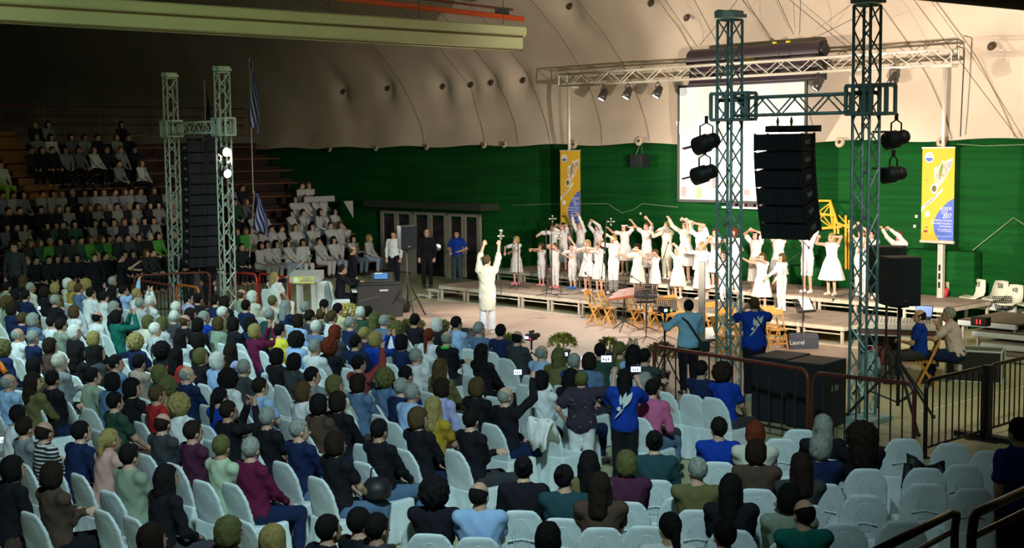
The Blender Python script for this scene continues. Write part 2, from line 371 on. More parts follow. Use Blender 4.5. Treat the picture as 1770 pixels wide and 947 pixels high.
# exits on the left of the back wall
dfm=M('white_door_frame',(.26,.24,.2),.5); dark=M('night_glass',(.012,.01,.014),.15)
def door(i,x0,x1,yt,panes,openleaf=False):
    V=4.72; u0,zt=onV(x0,yt,V); u1,_=onV(x1,yt,V); t=thing('door_%d'%i,'','door',XY(u0,V,0),SR); del t['label']; del t['category']; struct(t)
    wd=u1-u0; m=MB()
    for x in(0,wd): m.box((x,0,zt/2),(.09,.1,zt))
    m.box((wd/2,0,zt-.04),(wd+.09,.1,.09)); m.build('door_frame',dfm,t)
    for k in range(panes):
        xc=wd*(k+.5)/panes; pw=wd/panes-.06
        MB().box((xc,.0,.45),(pw-.1,.04,.8)).build('kick_panel',dfm if not openleaf else dark,t)
        MB().box((xc,.02,zt*.5+.35),(pw-.12,.02,zt-1.1)).build('door_glass',dark,t)
        m=MB()
        for s in(-1,1): m.box((xc+s*(pw/2-.04),-.02,zt/2),(.08,.05,zt-.1))
        m.build('door_stile',dfm,t)
door(1,660,712,364,2); door(2,716,772,366,2,True); door(3,776,829,369,2,True)
us,zs=onV(711,354,4.6)
t=thing('exit_lamp','tiny red lamp above the double exit doors','lamp',XY(us,4.7,zs),SR); MB().box((0,0,0),(.16,.06,.08)).build('case',black,t); MB().box((0,-.035,0),(.05,.02,.035)).build('bulb',redled,t)
# dark canopy box round the exits
u0,_=onV(652,360,4.5); u1,_=onV(838,360,4.5)
struct(MB().box(XY((u0+u1)/2,4.55,2.42),(u1-u0+.5,.9,.22),RZ(SR)).build('trim_20',M('dark_green_wood',(.02,.03,.015),.8)))
# thin rope zigzag and lines on the green wall
rope=M('pale_rope',(.35,.42,.25),.8)
def wallline(pp,r,lab,V=4.72):
    tag(MB().tube([XY(onV(x,y,V)[0],V,onV(x,y,V)[1]) for x,y in pp],r,5).build('rope',rope),lab,'rope')
wallline([(1672,436),(1660,446),(1676,456),(1663,464),(1680,474),(1664,482),(1682,492)],.008,'zigzag rope on the green wall right of the banner pole')
wallline([(1652,500),(1668,452),(1672,440),(1752,376),(1770,388)],.007,'thin rope climbing the green wall to the right edge')
wallline([(885,355),(960,352),(1050,352),(1075,368),(1095,362),(1110,352),(1172,358)],.006,'thin drooping rope on green wall left of the screen')
wallline([(1655,249),(1700,252),(1770,250)],.006,'thin rope along the wall top right of the banner')
for x,y,l in((1107,369,'small white socket plate on the green wall above the choir'),(1584,374,'upper small pale tag on green wall left of banner'),(1581,391,'lower small pale tag on green wall left of banner')):
    u_,z=onV(x,y,4.82); t=thing('wall_plate',l,'wall plate',XY(u_,4.82,z),SR); MB().box((0,0,0),(.06,.03,.07)).build('plate',white,t,bevel=.008); MB().box((0,-.02,0),(.02,.01,.02)).build('socket',rust,t)
# ------------------------------------------------------------------ trusses
def truss_parts(t,w,L,mat,r=.024,rb=.013,seg=.42,axis='z',z0=0,flip=0,cross=False):
    h=w/2
    def q(a,b,c): return (a,b,c) if axis=='z' else (c,a,b)
    for a in(-h,h):
        for b in(-h,h): MB().cyl(q(a,b,z0),q(a,b,z0+L),r,n=10).build('chord',mat,t,smooth=True)
    n=max(1,round(L/seg)); s=L/n
    for fi,(p0,p1) in enumerate((((-h,-h),(h,-h)),((h,-h),(h,h)),((h,h),(-h,h)),((-h,h),(-h,-h)))):
        m=MB()
        for k in range(n):
            a,b=(p0,p1) if (k+flip)%2==0 else (p1,p0)
            m.cyl(q(a[0],a[1],z0+k*s),q(b[0],b[1],z0+(k+1)*s),rb,n=6)
            if cross: m.cyl(q(b[0],b[1],z0+k*s),q(a[0],a[1],z0+(k+1)*s),rb,n=6)
        for k in ((0,n) if not cross else (0,n//2,n)): m.cyl(q(p0[0],p0[1],z0+k*s),q(p1[0],p1[1],z0+k*s),rb*1.3,n=6)
        m.build('lattice',mat,t,smooth=False)
def tower(label,X,Y,ztop,mat,rz,headmat,zs=5.0):
    t=thing('truss_tower',label,'truss tower',(X,Y,0),rz,'truss towers')
    MB().box((0,0,.04),(.7,.7,.08)).build('base_plate',mat,t,bevel=.01)
    truss_parts(t,.29,ztop-.12-.08,mat,z0=.08,cross=False,seg=.36)
    m=MB().box((-.02,0,ztop-.03),(.36,.34,.12)); m.box((.19,0,ztop-.06),(.06,.36,.06)); m.build('head_block',headmat,t,bevel=.012)
    MB().cyl((-.1,-.19,ztop-.02),(-.1,.19,ztop-.02),.07,n=14).build('pulley',mat,t)
    return t
def sleeve(label,X,Y,zc,w,h,mat,rz,dx):
    t=thing('sleeve_block',label,'sleeve block',(X,Y,zc),rz,'sleeve blocks on the truss towers')
    m=MB()
    for cx,ww in((0,w),(dx,w*.62)):
        H2=h/2; W2=ww/2
        for z in(-H2,H2):
            for s in(-1,1): m.box((cx,s*W2,z),(ww,.05,.05)); m.box((cx+s*W2,0,z),(.05,ww,.05))
        for a in(-1,1):
            for b in(-1,1): m.box((cx+a*W2,b*W2,0),(.05,.05,h))
    m.build('frame',mat,t,bevel=.006)
    for a in(-1,1):
        MB().box((a*w*.22,-w/2,0),(.06,.03,h)).build('guide_bar',mat,t); MB().box((a*w*.22,w/2,0),(.06,.03,h)).build('guide_bar',mat,t)
        MB().cyl((a*w*.2,-w/2+.02,h*.25),(a*w*.2,w/2-.02,h*.25),.03).build('roller',black,t)
    return t
T1=(3.66,22.85); T2=(5.46,21.0); ra=math.atan2(T2[1]-T1[1],T2[0]-T1[0])
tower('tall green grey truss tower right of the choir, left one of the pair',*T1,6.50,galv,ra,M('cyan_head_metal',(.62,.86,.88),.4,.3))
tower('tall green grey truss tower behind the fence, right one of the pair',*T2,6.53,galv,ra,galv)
sleeve('square sleeve block on the left tower of the right pair',*T1,4.95,.44,.43,galv,ra,.3)
sleeve('square sleeve block on the right tower of the right pair',*T2,4.98,.44,.43,galv,ra,.28)
def crosstruss(a,b,z,label,mat,w=.29):
    d=Vector((b[0]-a[0],b[1]-a[1],0)); t=thing('cross_truss',label,'truss',(a[0],a[1],z),math.atan2(d.y,d.x))
    truss_parts(t,w,d.length-.4,mat,axis='x',z0=.2,seg=.3)
crosstruss(T1,T2,4.94,'horizontal green grey truss carrying the right hanging speaker array',galv)
p=A(293,128,38.2); L1=(p.x,p.y); p=A(383,118,35.5); L2=(p.x,p.y); rb_=math.atan2(L2[1]-L1[1],L2[0]-L1[0])
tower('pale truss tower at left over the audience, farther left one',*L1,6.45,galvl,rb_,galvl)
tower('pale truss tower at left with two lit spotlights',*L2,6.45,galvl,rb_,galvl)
sleeve('square sleeve block on the far left truss tower',*L1,4.93,.44,.43,galvl,rb_,.3)
sleeve('square sleeve block on the left tower with lit spotlights',*L2,4.93,.44,.43,galvl,rb_,.28)
crosstruss(L1,L2,4.93,'short pale truss joining the two left towers',galvl)
# main lighting truss
ua,_=onV(973,139,3.9); ub,_=onV(1651,97,3.9); za=6.26; t=thing('lighting_truss','long horizontal white truss with lamps above the choir','truss',XY(ua,3.9,za),SR)
truss_parts(t,.34,ub-ua,alu,r=.026,rb=.012,seg=.5,axis='x')
for px,yb,lab in((997,462,'slim white pole holding the left yellow banner'),(1621,515,'white pole holding the right yellow banner beside the stage')):
    q=G(px,yb,.75); d=q-Vector((OX,OY,0)); uu=d.dot(Uv); vv=3.85
    t=thing('truss_pole',lab,'pole',XY(uu,vv,0),SR)
    MB().box((0,0,1.7),(.13,.13,3.4)).build('lower_mast',alu,t,bevel=.01)
    MB().cyl((0,0,3.4),(0,0,6.05),.045,n=12).build('upper_tube',alu,t,smooth=True)
    MB().box((0,0,6.05),(.5,.3,.05)).build('top_plate',alu,t)
    MB().box((0,0,.03),(.5,.5,.06)).build('base_foot',steel,t)
    for k in range(3): MB().box((.0,-.07,1.05+.2*k),(.05,.015,.14)).build('slot',black,t)
# cable from truss right end
pp=[onV(x,y,3.7) for x,y in((1655,80),(1667,84),(1666,110),(1663,170),(1660,236))]
tag(MB().tube([XY(a,3.7,b) for a,b in pp],.015,6).build('power_cable',black),'black cable hanging from the right end of the lighting truss','cable')
# ------------------------------------------------------------------ lamps
def par(px,py,Y,label,aim,lit=True,s=1.0,body=black,rear=False,grp='spotlights'):
    p=A(px,py,Y); t=thing('spotlight',label,'spotlight',p,0,grp)
    d=(Vector(aim)-p).normalized(); q=d.to_track_quat('Z','Y').to_matrix()
    b=M('lamp_can_metal',(.08,.075,.07),.35,.6) if lit and not rear else black
    r=.125*s; L=.38*s
    MB().lathe([(0,-L*.5),(r*.5,-L*.5),(r*.8,-L*.38),(r*.82,-L*.1),(r,-.02),(r,L*.45),(r*.93,L*.45),(r*.93,L*.38)],n=20,m=q).build('can',b,t,smooth=True)
    MB().lathe([(0,L*.38),(r*.9,L*.385)],n=20,m=q).build('lens',lampglow if lit else M('dark_lens',(.05,.07,.08),.15),t)
    x=q.col[0]; m=MB(); a=x*r*1.15
    up=Vector((0,0,1)); m.tube([a,a+up*.22*s,up*.27*s,-a+up*.22*s,-a],.014,6); m.build('yoke',black,t)
    MB().cyl(up*.26*s,up*.36*s,.03).build('clamp',black,t)
    if not lit:
        m=MB()
        for s_ in(-1,1): m.box(q@Vector((s_*r*1.15,0,L*.55)),(.16*s,.01,.14*s),q@RY(s_*.5))
        m.build('barn_door',black,t)
    return t
Yp=[None]*5
for k,(x,y,l) in enumerate([(1043,164,'lit can spotlight, leftmost of three on the truss above the choir'),(1085,161,'lit can spotlight, middle of three on the truss above the choir'),(1137,159,'lit can spotlight, third on the truss, left of the screen'),(1414,145,'lit spotlight tilted over the top right corner of the screen'),(1545,137,'lit spotlight on the truss right of the right square tower')]):
    uu,zz=onV(x,y,3.75); Yw=XY(uu,3.75).y
    par(x,y,Yw,l,XY(uu-1.0+(-1.2 if k==3 else 0),1.2,1.0),True,.95)
    spot('can_lamp',XY(uu-.3,3.2,zz-.45),XY(uu-1.2,1.0,.6),60,(1,.86,.68),70,.7,.1)
par(1221,247,22.9,'dark stage spotlight seen from behind, upper one beside the left square tower',Vector((-6,32,.5)),False,1.25,rear=True)
par(1218,300,22.9,'dark stage spotlight seen from behind, lower one beside the left square tower',Vector((-5,30,.8)),False,1.2,rear=True)
par(1549,240,21.2,'dark stage spotlight, upper one right of the right square tower',Vector((-1,28,2)),False,1.1,rear=True)
par(1544,301,21.2,'dark stage spotlight, lower one right of the right square tower',Vector((-3,28,2)),False,1.05,rear=True)
par(386,262,35.3,'bright lit spotlight, upper one on the left pale tower',Vector((3,24,3)),True,1.0)
par(389,299,35.3,'bright lit spotlight, lower one on the left pale tower',Vector((3,22,2)),True,.95)
for (x,y,Y,X0,n) in((1235,250,22.9,1,'pair of dark spotlights'),(1233,302,22.9,1,''),(1530,242,21.2,1,''),(1527,302,21.2,1,'')):
    pass
def armbar(a,b,lab): tag(MB().cyl(a,b,.018).build('lamp_arm',black),lab,'lamp arm','lamp arms')
for (x0,x1,y,Y,l) in((1221,1240,238,22.9,'short black arm of the upper lamp at the left square tower'),(1218,1240,291,22.9,'short black arm of the lower lamp at the left square tower'),(1508,1549,228,21.2,'short black arm of the upper lamp at the right square tower'),(1508,1544,291,21.2,'short black arm of the lower lamp at the right square tower')):
    armbar(A(x0,y,Y),A(x1,y,Y),l)
# ------------------------------------------------------------------ hanging speaker arrays
def array(label,X,Y,z,rz,n,w,h,d,curve,mat,push=0):
    t=thing('speaker_array',label,'speaker array',(X,Y,z),rz)
    MB().box((.15,0,.02),(.16,1.1,.12) if 0 else (w*1.15,.14,.1)).build('fly_bar',black,t,bevel=.01)
    MB().box((0,0,.02),(.14,d*1.5,.1)).build('fly_bar',black,t,bevel=.01)
    for s in(-1,1): MB().tube([(s*.12,0,.07),(s*.12,.03,.14),(s*.12,0,.2),(s*.12,-.03,.14),(s*.12,0,.07)],.014,6).build('shackle',chrome,t)
    pz=-.05; py=0; a=0
    for k in range(n):
        a=curve(k); R=RX(a); c=Vector((0,py,pz))+R@Vector((0,0,-h/2))
        sub=MB(); H2=h/2
        sub.prism([(-w/2,-H2+.01),(w/2,-H2+.01),(w/2,H2-.01),(-w/2,H2-.01)],d,R,c); b=sub.build('cabinet',blackc,t,bevel=.015)
        m=MB()
        for s in(-1,1): m.box(c+R@Vector((s*w*.29,-d/2-.012,0)),(w*.36,.02,h*.84),R)
        m.box(c+R@Vector((0,-d/2-.006,0)),(w*.15,.02,h*.9),R); m.build('grille',grille,b)
        for s in(-1,1):
            for y in(-d*.42,d*.42): MB().box(c+R@Vector((s*(w/2+.012),y,0)),(.02,.05,h*1.02),R).build('rigging_plate',black,b)
        m=MB()
        for s in(-1,1): m.box(c+R@Vector((s*(w/2+.004),0,0)),(.012,.16,.07),R)
        m.build('handle',M('grey_handle',(.2,.2,.2),.4),b)
        q=Vector((0,py,pz))+R@Vector((0,0,-h-.004)); py,pz=q.y,q.z
    return t
ac=Vector(((T1[0]+T2[0])/2+.0,(T1[1]+T2[1])/2,0))
ac=A(1356,225,21.9)
array('large black hanging speaker array of six boxes in front of the choir',ac.x,ac.y,ac.z,math.radians(-38),6,.80,.275,.52,lambda k:math.radians([1,5,9,12,15,18][k]),blackc)
al=A(343,243,36.8)
array('tall dark hanging speaker array between the two left towers',al.x,al.y,al.z,math.radians(38),12,.80,.275,.5,lambda k:math.radians([-2,-1,0,0,1,1,2,3,4,5,7,9][k]),blackc)
# ------------------------------------------------------------------ screen
V=4.35; u0,z0=onV(1175,347,V); u1,z1=onV(1392,142,V); zt=5.90; zb=2.84
wS=u1-u0; hS=zt-zb; t=thing('projection_screen','large bright projection screen showing blurred singers','screen',XY(u0,V,zb),SR)
scm=bpy.data.materials.new('projected_picture'); scm.use_nodes=True; N=scm.node_tree.nodes; L=scm.node_tree.links; b=N['Principled BSDF']
tc=N.new('ShaderNodeTexCoord'); mp_=N.new('ShaderNodeMapping'); mp_.inputs['Scale'].default_value=(1.2,1,.6)
n=N.new('ShaderNodeTexNoise'); n.inputs['Scale'].default_value=1.3; n.inputs['Detail'].default_value=3
r=N.new('ShaderNodeValToRGB'); cr=r.color_ramp; cr.elements[0].position=.32; cr.elements[0].color=(.48,.50,.40,1); cr.elements[1].position=.68; cr.elements[1].color=(.74,.76,.72,1)
L.new(tc.outputs['Object'],mp_.inputs[0]); L.new(mp_.outputs[0],n.inputs['Vector']); L.new(n.outputs['Fac'],r.inputs[0])
L.new(r.outputs[0],b.inputs['Emission Color']); b.inputs['Emission Strength'].default_value=.85; b.inputs['Base Color'].default_value=(.25,.25,.25,1)
MB().box((wS/2,0,hS/2),(wS,.03,hS)).build('screen_fabric',scm,t)
m=MB()
for x in(-.03,wS+.03): m.box((x,0,hS/2),(.07,.06,hS+.12))
for z in(-.03,hS+.03): m.box((wS/2,0,z),(wS+.12,.06,.07))
m.build('border',black,t)
pw=M('projected_white',(.5,.5,.5),.9,emit=(1,1,.98),estr=1.05); pf=M('projected_skin',(.5,.4,.3),.9,emit=(.95,.80,.68),estr=.8); pr=M('projected_red',(.5,.2,.2),.9,emit=(.85,.45,.40),estr=.7); pg=M('projected_green',(.2,.3,.1),.9,emit=(.62,.66,.38),estr=.7)
rs=random.Random(3)
def figure(x,zf,h,mat=pw):
    f=MB()
    f.prism([(x-h*.13,zf),(x+h*.13,zf),(x+h*.09,zf+h*.35),(x+h*.12,zf+h*.62),(x+h*.26,zf+h*1.0),(x+h*.20,zf+h*1.02),(x+h*.06,zf+h*.72),(x-h*.06,zf+h*.72),(x-h*.20,zf+h*1.05),(x-h*.26,zf+h*1.0),(x-h*.12,zf+h*.62),(x-h*.09,zf+h*.35)],.006,c=(0,-.022,0))
    f.build('projected_figure',mat,t)
    MB().prism([(x+h*.07*math.cos(a*math.pi/6),zf+h*.80+h*.09*math.sin(a*math.pi/6)) for a in range(12)],.008,c=(0,-.024,0)).build('projected_face',pf,t)
for k in range(7): figure(.35+.56*k+rs.uniform(-.1,.1),.55+rs.uniform(-.1,.1),1.5+rs.uniform(-.1,.35))
for k in range(4): figure(.9+.75*k,1.35,1.0)
for k in range(14):
    MB().box((.15+.27*k,-.026,.2+rs.uniform(0,.3)),(.16,.006,.12+rs.uniform(0,.2))).build('projected_patch',(pr,pw,pg,pf)[k%4],t)
# housing
hu0,_=onV(1199,100,4.55); hu1,_=onV(1427,66,4.55)
pur=M('purple_black_housing',(.035,.022,.035),.45,var=.2)
t=thing('screen_housing','long dark purple roll housing above the projection screen','screen housing',XY(hu0,4.5,5.93),SR)
wH=hu1-hu0
MB().grid([[(x,-.25+0*x,z0_) if False else (x,y_,z_) for x in(0,wH)] for y_,z_ in [(.05,0),(-.18,0),(-.2,.05),(-.12,.12),(-.10,.35),(-.14,.42),(-.24,.55),(-.27,.72),(-.22,.9),(-.1,.98),(.1,.98),(.1,0)]]).build('hood',pur,t,smooth=True)
for x in(0,wH): MB().prism([(-.2,0),(.1,0),(.1,.98),(-.1,.98),(-.24,.85),(-.26,.6),(-.12,.4),(-.12,.12)],.04,RZ(math.pi/2)@RX(0),(x,0,0)).build('end_plate',black,t)
MB().cyl((wH,-.08,.75),(wH+.1,-.08,.75),.16,n=16).build('motor_drum',black,t); MB().cyl((wH,-.05,.4),(wH+.22,-.05,.4),.03).build('shaft',black,t)
for x in(wH*.66,wH*.76): MB().box((x,-.1,1.0),(.09,.08,.05)).build('yellow_clamp',M('yellow_label_paint',(.8,.6,.02),.5,emit=(.8,.6,.02),estr=0),t)
text('Prolights',.13,MT['yellow_label_paint'],t,(wH*.49,-.285,.62),(math.radians(90),0,0))
t=thing('screen_lower_rail','narrow grey shelf rail below the right part of the screen','rail',XY(onV(1265,358,4.5)[0],4.45,2.66),SR)
MB().box((.9,0,0),(2.2,.25,.05)).build('shelf',steel,t); 
for k in range(7): MB().box((.1+.3*k,0,.07),(.2,.14,.10+.02*(k%3))).build('cable_bundle',rust if k%2 else black,t)
# ------------------------------------------------------------------ banners
yb=M('banner_yellow',(.62,.38,.025),.7); bb=M('banner_blue',(.07,.13,.5),.7); bw=M('banner_white',(.7,.7,.68),.7); bp=M('banner_photo',(.42,.18,.13),.7,var=.8,vscale=14,col2=(.75,.6,.5)); bg=M('banner_leaf_green',(.16,.24,.04),.7); bs=M('banner_photo_sky',(.3,.38,.45),.7,var=.4,vscale=10)
def banner(label,pxl,pxr,V,zt,zb,rzo=0):
    ul,_=onV(pxl,300,V); ur,_=onV(pxr,300,V); W=ur-ul; H=zt-zb
    t=thing('event_banner',label,'banner',XY(ul,V,zb),SR+rzo,'yellow event banners')
    sx=W; sz=H/164.0
    def pt(x,y): return (x*W,H-(y*H))
    def shape(name,pts,mat,off,parent=t):
        return MB().prism([pt(*q) for q in pts],.003,c=(0,-off,0)).build(name,mat,parent)
    MB().box((W/2,0,H/2),(W,.006,H)).build('banner_cloth',yb,t)
    MB().box((W/2,-.005,H+.01),(W+.02,.03,.03)).build('top_bar',alu,t); MB().cyl((-.02,0,-.02),(W+.02,0,-.02),.035,n=12).build('bottom_bar',alu,t)
    # curved blue field
    arc=[(1,.535)]+[(1-.62*math.sin(a)**.9,.535+.0+.455*((1-math.cos(a))/2)*1.0) for a in [math.pi*k/14 for k in range(1,8)]]
    arc=[(1,.535),(.82,.575),(.66,.63),(.52,.69),(.42,.76),(.38,.82),(.40,.88),(.46,.94),(.56,.99),(1,.99)]
    shape('blue_field',arc,bb,.006)
    def leaf(p0,p1,wd,bow,n=12):
        a=Vector(p0); b=Vector(p1); d=b-a; nrm=Vector((-d.y,d.x)); out=[];back=[]
        for k in range(n+1):
            s=k/n; c=a+d*s+nrm*(bow*math.sin(math.pi*s)); hw=wd*math.sin(math.pi*min(1,s*1.0))**.8
            out.append(c+nrm.normalized()*hw/2) ; back.append(c-nrm.normalized()*hw/2)
        return [tuple(q) for q in out]+[tuple(q) for q in back[::-1][1:-1]]
    AS=W/H
    def lf(p0,p1,wd,bow):   # in units of H so it is not sheared
        pts=leaf((p0[0]*AS,p0[1]),(p1[0]*AS,p1[1]),wd,bow); return [(x/AS,y) for x,y in pts]
    shape('white_outline',lf((.0,.665),(.98,.105),.0,.0) if False else lf((.46,.44),(.95,.11),.135,-.10),bw,.008)
    shape('photo_petal',lf((.48,.43),(.93,.13),.105,-.10),bp,.011); shape('photo_sky',lf((.80,.22),(.92,.135),.03,0),bs,.013)
    shape('white_outline',lf((.52,.36),(.65,.125),.062,.0),bw,.009); shape('green_leaf',lf((.535,.34),(.64,.145),.036,0),bg,.012)
    shape('white_outline',lf((.50,.40),(.43,.19),.062,.0),bw,.009); shape('photo_leaf',lf((.50,.38),(.44,.21),.036,0),bp,.012)
    shape('white_outline',[(.39+.115*math.cos(a*math.pi/10),.435+.055*math.sin(a*math.pi/10)) for a in range(20)],bw,.010)
    shape('olive',[(.39+.075*math.cos(a*math.pi/10),.435+.036*math.sin(a*math.pi/10)) for a in range(20)],M('banner_olive',(.11,.10,.03),.7),.013)
    st=[(0,.64),(.12,.595),(.3,.545),(.48,.49),(.64,.425)]; shape('white_outline',st+[(.66,.45),(.5,.52),(.32,.585),(.14,.635),(0,.69)],bw,.0085)
    shape('stem',[(.1,.622),(.3,.56),(.46,.50),(.47,.507),(.31,.572),(.1,.636)],M('banner_stem',(.2,.17,.07),.7),.0125)
    shape('round_logo',[(.22+.145*math.cos(a*math.pi/12),.1+.056*math.sin(a*math.pi/12)) for a in range(24)],bw,.008)
    shape('logo_wave',[(.22+.115*math.cos(a),.1+.045*math.sin(a)) for a in [math.pi*k/10*.96+.05 for k in range(11)]],bb,.012)
    shape('logo_leaf',lf((.17,.09),(.28,.06),.012,.1),bg,.012); shape('logo_sun',lf((.28,.085),(.36,.09),.01,0),yb,.0125)
    shape('white_seal',[(.19+.085*math.cos(a*math.pi/10),.71+.033*math.sin(a*math.pi/10)) for a in range(20)],bw,.008)
    shape('small_mark',[(.08,.885),(.2,.885),(.2,.91),(.08,.91)],M('banner_maroon',(.2,.03,.05),.7),.008)
    shape('small_mark',[(.1,.345),(.16,.335),(.17,.348),(.1,.352)],M('banner_stem',(.2,.17,.07),.7),.008)
    shape('small_mark',[(.13,.845),(.2,.845),(.2,.865),(.13,.865)],MT['banner_stem'],.008)
    R=(math.radians(90),0,0)
    def tx(s,size,x,y,al='RIGHT',sxx=1): 
        q=pt(x,y); text(s,size*W,bw,t,(q[0],-.012,q[1]),R,align=al,depth=.001,sx=sxx)
    tx('A.K.E.K.W',.135,.94,.648,sxx=.62); tx('2017',.19,.94,.728,sxx=.72); tx('ΕΤΟΣ',.08,.82,.688)
    tx('1ες Διεθνείς Δελφικοί',.068,.95,.775,sxx=.9); tx('& Φεστιβάλ Χορωδιών',.068,.95,.808,sxx=.9); tx('Καλαμάτας',.068,.95,.838)
    tx('12-15 Οκτωβρίου 2017',.045,.95,.872); tx('Πνευματικό Κέντρο',.045,.95,.89)
    tx('www.choirfestival.gr   info@choirfestival.gr',.035,.95,.945)
    tx('........................................',.05,.06,.955,'LEFT',.8)
    return t
banner('tall yellow and blue event banner on the right pole',1594,1650,3.68,4.20,2.07)
banner('yellow and blue event banner behind the left end of the choir',968.5,1003,3.68,4.20,2.07)
# wall speaker left of the screen
u_,z=onV(1105,278,4.6); t=thing('wall_speaker','small black loudspeaker hung on the green wall under the anchor disc','loudspeaker',XY(u_,4.6,z),SR)
MB().box((0,0,0),(.46,.34,.36)).build('cabinet',blackc,t,bevel=.015); MB().box((0,-.178,0),(.40,.012,.30)).build('grille',grille,t)
for s in(-1,1): MB().cyl((s*.12,0,.18),(s*.04,.05,.42),.008).build('hanger',chrome,t)
# ------------------------------------------------------------------ floor speakers
def cabinet(label,p,rz,d,grp=None,logo=None,name='loudspeaker',cat='loudspeaker'):
    t=thing(name,label,cat,p,rz,grp)
    MB().box((0,0,d[2]/2),d).build('cabinet',blackc,t,bevel=.015)
    MB().box((0,-d[1]/2-.008,d[2]/2),(d[0]*.93,.014,d[2]*.94)).build('grille',grille,t,bevel=.004)
    for s in(-1,1): MB().box((s*(d[0]/2+.002),0,d[2]*.6),(.01,.22,.09)).build('handle',M('grey_handle',(.2,.2,.2),.4),t)
    MB().box((d[0]*.38,-d[1]/2-.017,.05),(.05,.006,.03)).build('badge',rust,t)
    return t
grt=M('dark_green_top',(.03,.06,.045),.6)
for k,(px,lab) in enumerate([(1346,'large black subwoofer box beside the fence, left of the pair'),(1408,'large black subwoofer box beside the square tower, right of the pair')]):
    p=G(px,733 if k==0 else 745,0)
    t=cabinet(lab,(p.x+.12,p.y+.45,0),math.radians(-40) ,(.62,.78,1.02),'subwoofer pair behind the fence')
p=G(1385,603); t=thing('stage_monitor','grey wedge floor monitor behind the subwoofers','floor monitor',(p.x,p.y,0),math.radians(5))
m=MB().prism([(-.22,0),(.25,0),(.25,.14),(-.10,.36),(-.22,.30)],.62,RZ(math.radians(90))@RZ(0)); m.build('cabinet',M('grey_monitor_paint',(.05,.058,.08),.6,bump=.3),t,bevel=.012)
text('Laurel',.13,bw,t,(-.16,-.226,.17),(math.radians(83),0,0))
MB().prism([(.24,.16),(-.08,.355),(-.075,.365),(.25,.17)],.54,RZ(math.radians(90))).build('grille',grille,t)
p=G(805,594); t=thing('stage_monitor','black wedge floor monitor in front of the conductor','floor monitor',(p.x,p.y,0),math.radians(160))
MB().prism([(-.22,0),(.25,0),(.25,.14),(-.10,.34),(-.22,.28)],.75,RZ(math.radians(90))).build('cabinet',blackc,t,bevel=.012)
MB().prism([(.24,.16),(-.08,.335),(-.075,.345),(.25,.17)],.66,RZ(math.radians(90))).build('grille',grille,t)
for x in(-.1,.12): MB().box((x,0,.345-.0),(.05,.05,.015)).build('handle',chrome,t)
def stand_speaker(label,lab2,px,pyTop,pyBot,Y,w,d,rz,foot=.75,r=.02):
    a=A(px,pyTop,Y); b=A(px,pyBot,Y); h=a.z-b.z
    t=thing('loudspeaker',label,'loudspeaker',(a.x,a.y,b.z),rz)
    MB().box((0,0,h/2),(w,d,h)).build('cabinet',blackc,t,bevel=.015); MB().box((0,-d/2-.006,h/2),(w*.94,.012,h*.95)).build('grille',grille,t)
    MB().box((w*.0,-d/2-.014,h*.12),(.06,.006,.04)).build('badge',rust,t)
    s=thing('speaker_stand',lab2,'speaker stand',(a.x,a.y,0),rz+.5)
    MB().cyl((0,0,.3),(0,0,b.z),r,n=12).build('pole',black,s,smooth=True); MB().cyl((0,0,.78),(0,0,1.1),r*1.8,n=12).build('collar',black,s)
    MB().box((0,0,b.z-.02),(.2,.2,.03)).build('top_plate',black,s)
    for k in range(3):
        a_=2*math.pi*k/3; c=Vector((math.cos(a_),math.sin(a_),0))
        l=MB().cyl(c*.03+Vector((0,0,.95)),c*foot+Vector((0,0,.02)),r*.8).build('leg',black,s)
        MB().cyl(c*foot*.5+Vector((0,0,.5)),Vector((0,0,.35)),r*.5).build('brace',black,l); MB().cyl(c*foot,c*foot+Vector((0,0,.05)),r*1.2).build('rubber_foot',black,l)
stand_speaker('black loudspeaker on a tripod in front of the mixing desk','black tripod stand under the front loudspeaker by the mixing desk',1556,443,527,20.6,.50,.44,math.radians(6),.85,.028)
stand_speaker('black loudspeaker partly hidden behind the front one and the tower','black tripod stand under the hidden rear loudspeaker',1534,425,505,22.6,.55,.45,math.radians(-25),.7)
stand_speaker('brown loudspeaker on a tripod left of the conductor','dark tripod stand of the loudspeaker left of the conductor',703,390,430,34.5,.42,.36,math.radians(20),.62,.02)
# grey lifting pole in front of the choir
q=G(1213,615); t=thing('grey_pole','tall grey rectangular pole in front of the choir, beside the photographer','pole',(q.x,q.y,0),SR+.5)
h=A(1213,452,q.y).z; MB().box((0,0,h/2),(.13,.1,h)).build('mast',M('dull_grey_aluminium',(.22,.20,.17),.5,.2),t,bevel=.01); MB().box((0,0,.03),(.4,.4,.06)).build('foot',black,t)
# ------------------------------------------------------------------ barriers
def barrier(label,a,b,h=1.08,mat=None,matb=None,n=None,post=False,grp='crowd barriers'):
    mat=mat or rust; matb=matb or darkrail
    a=Vector((a[0],a[1],0)); b=Vector((b[0],b[1],0)); d=b-a; L=d.length
    t=thing('crowd_barrier',label,'barrier',a,math.atan2(d.y,d.x),grp); r=.03
    pts=[(0,0,0),(0,0,h-.12),(.035,0,h-.035),(.12,0,h),(L-.12,0,h),(L-.035,0,h-.035),(L,0,h-.12),(L,0,0)]
    MB().tube(pts,r,10).build('hoop_frame',mat,t,smooth=True)
    MB().cyl((0,0,.15),(L,0,.15),.02).build('bottom_rail',matb,t)
    n=n or int(L/.2)
    for k in range(1,n): MB().cyl((L*k/n,0,.15),(L*k/n,0,h),.012,n=6).build('bar',matb,t)
    for x in(.06,L-.06): MB().box((x,0,.015),(.07,.5,.03)).build('foot',matb,t)
    return t
f1=G(1131,598,1.08); f2=G(1397,640,1.08); f3=G(1404,644,1.08); f4=G(1581,664,1.08); f5=G(1601,658,1.08); f6=G(1703,634,1.08); f7=G(1711,632,1.08)
barrier('red brown crowd barrier in front of the two standing photographers',f1,f2,n=13)
